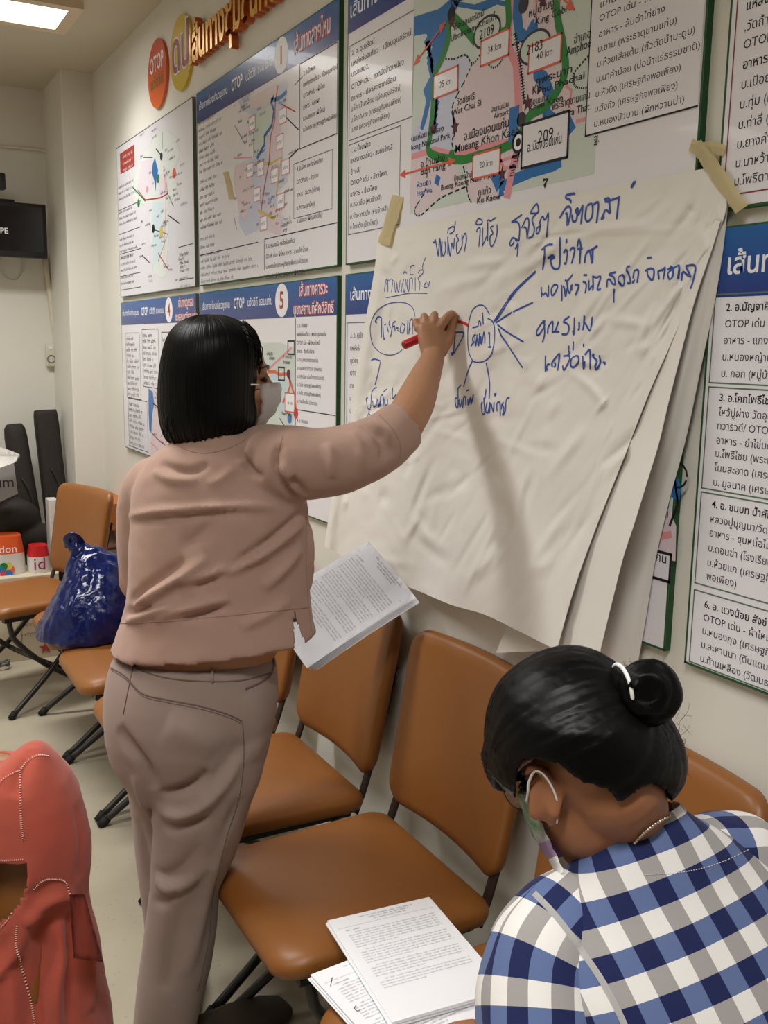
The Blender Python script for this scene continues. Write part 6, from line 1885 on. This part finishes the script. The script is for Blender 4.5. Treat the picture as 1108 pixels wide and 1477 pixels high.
W_ = P - BUN; phi = np.arctan2(W_ @ ax3, W_ @ ax2); dist_ = np.linalg.norm(W_, axis=1)
D = np.array([.0016 * noise.noise(Vector((math.cos(a) * 13, math.sin(a) * 13, r_ * 5))) + .0011 * noise.noise(Vector((math.cos(a) * 40, math.sin(a) * 40, r_ * 8 + 3))) + .0006 * noise.noise(Vector((math.cos(a) * 95, math.sin(a) * 95, r_ * 12))) for a, r_ in zip(phi, dist_)])
set_coords(me, P + N * D[:, None])
# uncover the ear and the side of the neck: the hair edge tucks in behind them
SKIN = [(752, 1112), (758, 1102), (778, 1101), (803, 1106), (825, 1124), (845, 1137), (872, 1141), (884, 1152), (893, 1170), (900, 1160), (930, 1141), (945, 1137), (965, 1150), (960, 1230), (740, 1230)]
edge_ = SKIN + SKIN[:1]


def poly_depth(x, y):
    d = min(math.hypot(x - ax_ - (bx_ - ax_) * t_, y - ay_ - (by_ - ay_) * t_) for (ax_, ay_), (bx_, by_) in zip(edge_, edge_[1:])
            for t_ in [min(1, max(0, ((x - ax_) * (bx_ - ax_) + (y - ay_) * (by_ - ay_)) / ((bx_ - ax_) ** 2 + (by_ - ay_) ** 2)))])
    return d if inside(x, y, SKIN) else -d


P = coords(me)
for i, p in enumerate(P):
    if p @ FH < DH + .02:
        x, y = to_px(p)
        if y > 1085:
            k = poly_depth(x, y)
            if k > -4: P[i] = p + FH * .075 * min(1, (k + 4) / 9)
set_coords(me, P)
hair2 = link('hair', me, m_hair, sitter, True)
# the bun: a coiled rope of hair
bm = bmesh.new()
ell(bm, Matrix.Translation(at_d(934, 996, 1.0)), (0, 0, 0), (.033, .033, .034), 3)
bax = at_d(934, 996, .93) - at_d(934, 996, 1.0); bax /= np.linalg.norm(bax)
b1 = RH - bax * (RH @ bax); b1 /= np.linalg.norm(b1); b2 = np.cross(bax, b1); c0 = at_d(934, 996, 1.0)
coil = []
for k in range(60):
    u = k / 59; a = 2.4 + u * 4.2 * math.pi; r_ = .030 - .018 * u
    coil.append(c0 + b1 * r_ * math.cos(a) + b2 * r_ * math.sin(a) + bax * (.006 + .024 * u))
tube(bm, coil, [.013 - .004 * k / 59 for k in range(60)], 14)
me = fuse(bm, .003, 4); P = coords(me); N = normals(me)
D = [.0016 * noise.noise(Vector((math.atan2((p - c0) @ b2, (p - c0) @ b1) * 1.2, np.hypot((p - c0) @ b2, (p - c0) @ b1) * 420, (p - c0) @ bax * 300))) for p in P]
set_coords(me, P + N * np.array(D)[:, None])
link('hair_bun', me, m_hair, hair2, True)
# pale elastic band round the root of the bun
bm = bmesh.new()
ce = at_d(897, 992, 1.005); e1 = at_d(896, 960, 1.0) - ce; L1 = np.linalg.norm(e1); e1 /= L1; e2 = -FH
tube(bm, [ce + e1 * .026 * math.cos(a) + e2 * .030 * math.sin(a) + RH * .004 * math.sin(a) for a in np.linspace(0, 2 * math.pi, 30)], .0021, 8, flat=1.3)
obj('hair_band', bm, m_maskw, hair2, True)
# flyaway hairs
bm = bmesh.new(); rr = random.Random(9)
for k in range(44):
    z = rr.random()
    if z < .4: a = (rr.uniform(975, 988), rr.uniform(1030, 1110)); b_ = (a[0] + rr.uniform(2, 14), a[1] + rr.uniform(-26, 20))
    elif z < .65: a = (rr.uniform(900, 965), rr.uniform(955, 962)); b_ = (a[0] + rr.uniform(-8, 10), a[1] - rr.uniform(3, 11))
    else: a = (rr.uniform(702, 716), rr.uniform(1000, 1110)); b_ = (a[0] + rr.uniform(-7, 14), a[1] + rr.uniform(14, 38))
    d = rr.uniform(1.02, 1.06); m_ = ((a[0] + b_[0]) / 2 + rr.uniform(-4, 5), (a[1] + b_[1]) / 2 + rr.uniform(-3, 3))
    tube(bm, [at_d(*a, d), at_d(*m_, d), at_d(*b_, d)], [.00022, .0002, .0001], 4, n=8)
obj('loose_strands', bm, m_hair, hair2, True)

# ---- green and lilac cloth mask


def mask_mat():
    m = mat('mask_print', (206, 210, 204), .75, .2, bump=(260, .15, .0006)); nt = m.node_tree; b = nt.nodes['Principled BSDF']; tc = nt.nodes['Texture Coordinate']
    n = nt.nodes.new('ShaderNodeTexNoise'); n.inputs['Scale'].default_value = 26; nt.links.new(tc.outputs['Object'], n.inputs['Vector'])
    r = nt.nodes.new('ShaderNodeValToRGB')
    el = r.color_ramp.elements; el[0].position = .44; el[0].color = lin((118, 172, 118)); el[1].position = .58; el[1].color = lin((214, 216, 210))
    e = r.color_ramp.elements.new(.72); e.color = lin((180, 156, 188))
    nt.links.new(n.outputs['Fac'], r.inputs['Fac']); nt.links.new(r.outputs['Color'], b.inputs['Base Color']); return m


bm = bmesh.new(); g = []
for j in range(11):
    v = j / 10; zc = .004 - .108 * v; row = []
    for i in range(17):
        a = math.radians(-88 + 176 * i / 16); c = math.cos(a); s = math.sin(a)
        bulge = .037 + .024 * math.sin(math.pi * min(1, .15 + v * .85)) - .012 * v
        x = .050 + (bulge + .012 * (1 - v) * max(0, c) ** 6) * c + (.0022 if j % 2 else 0)
        row.append(bm.verts.new(HM2 @ Vector((x - .024 * (1 - c), s * (.070 - .010 * v), zc * (1 - .2 * (1 - c)) - .014 * (1 - c)))))
    g.append(row)
for j in range(10):
    for i in range(16): bm.faces.new((g[j][i], g[j][i + 1], g[j + 1][i + 1], g[j + 1][i]))
bmesh.ops.solidify(bm, geom=bm.faces[:], thickness=.0016)
fm = obj('face_mask', bm, [mask_mat(), mat('mask_lilac', (176, 148, 180), .75, .2), m_maskw], sitter, True)
for p in fm.data.polygons:
    lz = (HM2.inverted() @ p.center)[2]
    p.material_index = 1 if -.082 < lz < -.062 else (2 if lz <= -.082 else 0)
bm = bmesh.new(); tube(bm, [HM2 @ Vector(p) for p in ((.026, .071, -.012), (.008, .080, .008), (-.012, .088, .022), (-.030, .088, .006), (-.034, .084, -.030), (-.012, .079, -.056), (.016, .066, -.086))], .0019, 6, n=36); obj('ear_loop', bm, m_maskw, fm, True)
bm = bmesh.new(); tube(bm, [at_d(x, y, DE + o_) for x, y, o_ in ((760, 1156, .012), (762, 1142, .004), (763, 1129, .0), (770, 1114, -.006), (780, 1114, -.011), (791, 1126, -.013), (801, 1146, -.013), (805, 1166, -.010), (803, 1187, -.003))], .0016, 6, n=44, flat=.7); obj('ear_loop', bm, m_maskw, fm, True)

# ---- spectacles
m_lens = mat('spectacle_lens', (235, 235, 235), .05, .5)
b = m_lens.node_tree.nodes['Principled BSDF']; b.inputs['Transmission Weight'].default_value = 1.0; b.inputs['IOR'].default_value = 1.05
m_rim = mat('thin_metal_rim', (126, 104, 84), .3, .5, metal=.8)
bm = bmesh.new(); rings_ = []
for s in (-1, 1):
    cc = (.100, s * .034, .002)
    tube(bm, [HM2 @ Vector((cc[0] - .012 * (abs(cc[1] + s * .025 * math.cos(q) * s) / .06) ** 2, cc[1] + .027 * math.cos(q), cc[2] + .022 * math.sin(q))) for q in np.linspace(0, 2 * math.pi, 30)], .0010, 6)
tube(bm, [HM2 @ Vector(p) for p in ((.1, -.008, .008), (.103, 0, .011), (.1, .008, .008))], .0011, 6)
gl = obj('spectacles', bm, m_rim, sitter, True)
for s in (-1, 1):
    bm = bmesh.new(); c = bm.verts.new(HM2 @ Vector((.099, s * .034, .002))); rg = [bm.verts.new(HM2 @ Vector((.098 - .006, s * .034 + .0262 * math.cos(q), .002 + .0212 * math.sin(q)))) for q in np.linspace(0, 2 * math.pi, 24, endpoint=False)]
    for i in range(24): bm.faces.new((c, rg[i], rg[(i + 1) % 24]))
    bmesh.ops.solidify(bm, geom=bm.faces[:], thickness=.0012)
    obj('lens', bm, m_lens, gl, True)
    bm = bmesh.new(); tube(bm, [HM2 @ Vector(p) for p in ((.092, s * .060, .012), (.06, s * .074, .015), (.02, s * .082, .016), (-.002, s * .087, .020), (-.024, s * .090, .020))], [.0011, .0011, .0014, .0026, .0024], 6, n=24, flat=1.6)
    obj('temple', bm, mat('temple_tip', (196, 160, 166), .3, .5) if s < 0 else m_rim, gl, True)
for s in (-1, 1):
    bm = bmesh.new(); ell(bm, HM2, (.079, s * .031, .004), (.008, .014, .0075), 2); obj('eye', bm, m_lip, body2, True)
    bm = bmesh.new(); tube(bm, [HM2 @ Vector(p) for p in ((.088, s * .014, .026), (.085, s * .032, .031), (.072, s * .05, .026))], [.003, .0035, .002], 8, n=10); obj('eyebrow', bm, m_lip, body2, True)

# ---- beaded chain at the nape, lying on the skin
TB = tree_of(body2.data)
m_chain = mat('silver_beads', (196, 184, 166), .25, .5, metal=.8)
P = on_surface(TB, [(905, 1228), (916, 1212), (930, 1197), (948, 1184), (966, 1176), (984, 1172), (996, 1172)], 34, .0022)
bm = bmesh.new()
for p in P: bmesh.ops.create_icosphere(bm, subdivisions=2, radius=.0019, matrix=Matrix.Translation(p))
for p, q_ in zip(P, P[1:]): tube(bm, [p, q_], .0006, 5)
obj('necklace', bm, m_chain, sitter, True)
# ---- shirt seams: armhole strip, yoke stitching
TSH = tree_of(shirt2.data)
m_tape2 = mat('seam_white', (218, 216, 214), .85, .15)
def band(tree, px, w, name, mt, n=50, lift=.0012):
    bm = bmesh.new(); prev = None; P = on_surface(tree, px, n, lift)
    for k in range(len(P)):
        d = P[min(k + 1, len(P) - 1)] - P[max(k - 1, 0)]; vdir = CAM - P[k]; s_ = np.cross(d, vdir); s_ /= np.linalg.norm(s_)
        cur = (bm.verts.new(P[k] + s_ * w / 2), bm.verts.new(P[k] - s_ * w / 2))
        if prev: bm.faces.new((prev[0], prev[1], cur[1], cur[0]))
        prev = cur
    bmesh.ops.solidify(bm, geom=bm.faces[:], thickness=.0006)
    return obj(name, bm, mt, shirt2, False)
def union_tree(*objs):
    V_, F_ = [], []
    for o_ in objs:
        b0 = len(V_); V_ += [v.co.copy() for v in o_.data.vertices]; F_ += [tuple(b0 + i for i in p.vertices) for p in o_.data.polygons]
    return BVHTree.FromPolygons(V_, F_)


UT = union_tree(shirt2, sl_l)
band(UT, [(771, 1289), (802, 1322), (842, 1375), (874, 1424), (900, 1476), (912, 1510)], .0065, 'armhole_strip', m_tape2)
m_stitch = mat('seam_stitch', (120, 130, 165), .85, .15)
bm = bmesh.new(); P = on_surface(TSH, [(930, 1262), (985, 1258), (1040, 1244), (1108, 1212)], 90, .0006)
for k in range(0, len(P) - 1, 2): tube(bm, [P[k], P[k + 1]], .0005, 5)
if len(bm.faces): obj('yoke_stitching', bm, m_tape2, shirt2, True)
# dark band on the right wrist
bm = bmesh.new(); ca_ = wrr + (elr - wrr) * .10; axw = (elr - wrr) / np.linalg.norm(elr - wrr); w1 = np.cross(axw, [0, 0, 1]); w1 /= np.linalg.norm(w1); w2 = np.cross(axw, w1)
tube(bm, [ca_ + w1 * .030 * math.cos(q) + w2 * .028 * math.sin(q) for q in np.linspace(0, 2 * math.pi, 26)], .004, 8)
obj('wrist_band', bm, mat('dark_red_band', (58, 26, 24), .3, .5), sitter, True)
# ================================================================== CORAL JACKET OVER A CHAIR, LOWER LEFT
m_coral = mat('coral_cotton', (172, 82, 66), .85, .15, bump=(240, .25, .001), sheen=.2, mottle=(7, .35, (188, 76, 60)))
m_stitchw = mat('pale_stitching', (226, 186, 172), .8, .2)
JC = at_d(-135, 1100, 1.425)           # middle of the chair back; the chair faces the camera's side of the room
RZ = math.radians(56)
jo = np.array([JC[0] + math.sin(RZ) * .285, JC[1] - math.cos(RZ) * .285])
dup(ch, 'tan padded chair at the lower left, wearing a coral jacket', (jo[0], jo[1], 0), RZ)
jk = thing('jacket', (JC[0], JC[1], .45), 'coral red jacket with pale stitching hung over a chair back, lower left', 'jacket')
bm = bmesh.new(); DJ = 1.44
rows = [(1098, -200, 50, .050), (1106, -232, 74, .066), (1122, -254, 98, .08), (1156, -268, 114, .09), (1185, -282, 121, .10), (1222, -290, 125, .108), (1262, -292, 123, .112), (1296, -294, 121, .115), (1330, -300, 128, .118), (1365, -306, 138, .122), (1400, -312, 142, .126), (1440, -318, 148, .13), (1477, -324, 154, .135), (1560, -336, 166, .14)]
loft(bm, [ring_px((l, y), (r, y), DJ, d) for y, l, r, d in rows], 64, power=2.8)
rows = [(1073, 36, 52, .016), (1077, 26, 62, .034), (1086, 14, 70, .050), (1101, 0, 82, .064), (1122, -16, 97, .078), (1150, -30, 111, .09), (1185, -40, 119, .10), (1230, -50, 122, .105)]
loft(bm, [ring_px((l, y), (r, y), DJ, d) for y, l, r, d in rows], 40, power=2.2)
me = fuse(bm, .0055, 8)
SNAP[0] = tree_of(me)
creases(me, [(fp([(30, 1240), (34, 1290), (20, 1330), (-10, 1350)], 1.3), .006, .02), (fp([(40, 1330), (62, 1302), (86, 1292), (104, 1300)], 1.3), .010, .010), (fp([(60, 1320), (66, 1380), (60, 1440), (64, 1500)], 1.3), -.012, .016), (fp([(84, 1330), (86, 1380), (78, 1440), (82, 1500)], 1.3), .010, .014),
             (fp([(48, 1310), (22, 1370), (0, 1400), (-20, 1410)], 1.3), .010, .012), (fp([(100, 1310), (104, 1370), (100, 1440), (104, 1500)], 1.3), -.008, .012), (fp([(124, 1320), (128, 1380), (132, 1460)], 1.3), .007, .012),
             (fp([(45, 1080), (32, 1110), (20, 1150)], 1.3), -.004, .012), (fp([(110, 1160), (116, 1220), (112, 1270)], 1.3), -.004, .012), (fp([(30, 1380), (40, 1430), (45, 1480)], 1.3), -.006, .012), (fp([(15, 1400), (20, 1440), (28, 1490)], 1.3), .006, .01)])
rumple(me, 12, .005, 4); rumple(me, 40, .0008, 2)
bm = bmesh.new(); bm.from_mesh(me); kill = []
hole = [(-80, 1246), (-20, 1243), (36, 1244), (40, 1262), (38, 1285), (26, 1308), (8, 1326), (-20, 1342), (-80, 1355)]


for f in bm.faces:
    c = np.array(f.calc_center_median())
    if f.normal.dot(Vector(CAM - c)) > 0 and inside(*to_px(c), hole): kill.append(f)
    elif c[2] < .50 and f.normal.z < -.6: kill.append(f)
bmesh.ops.delete(bm, geom=kill, context='FACES')
me2 = bpy.data.meshes.new('jacket_cloth'); bm.to_mesh(me2); bm.free()
jc = link('jacket_cloth', me2, m_coral, jk, True)
md = jc.modifiers.new('cloth_thickness', 'SOLIDIFY'); md.thickness = .003; md.offset = -1
TJ = tree_of(me2)
# sleeve hem flap at the right
bm = bmesh.new(); g = []
for j in range(10):
    v = j / 9; yv = 1290 + 98 * v; row = []
    for i in range(6):
        u = i / 5; xr_ = 122 + 27 * v
        p = at_d(100 + 6 * v + (xr_ - 100 - 6 * v) * u, yv - 6 * (1 - u) * v, DJ - .10 + .03 * u + .012 * math.sin(u * 5 + v * 2)); row.append(bm.verts.new(p))
    g.append(row)
for j in range(9):
    for i in range(5): bm.faces.new((g[j][i], g[j][i + 1], g[j + 1][i + 1], g[j + 1][i]))
bmesh.ops.solidify(bm, geom=bm.faces[:], thickness=.003); obj('cuff', bm, m_coral, jk, True)


def dashes(px, n, name='stitching', r=.0021):
    P = on_surface(TJ, px, n, .0012)
    bm = bmesh.new()
    for k in range(0, len(P) - 1, 2): tube(bm, [P[k], P[k] * .35 + P[k + 1] * .65], [r, r * .8], 6, flat=.6)
    if len(bm.faces): obj(name, bm, m_stitchw, jk, True)
    else: bm.free()


dashes([(-10, 1140), (5, 1124), (20, 1115), (28, 1112)], 30)
dashes([(28, 1112), (40, 1098), (55, 1090), (70, 1091)], 34)
dashes([(29, 1114), (30, 1150), (31, 1185), (34, 1212)], 60)
dashes([(-10, 1240), (10, 1241), (34, 1240)], 34)
dashes([(48, 1282), (62, 1270), (78, 1268), (94, 1273), (102, 1300)], 54)
dashes([(25, 1335), (24, 1365), (32, 1400), (44, 1445), (50, 1477)], 80)
dashes([(22, 1300), (16, 1320), (4, 1335), (-8, 1345)], 30)
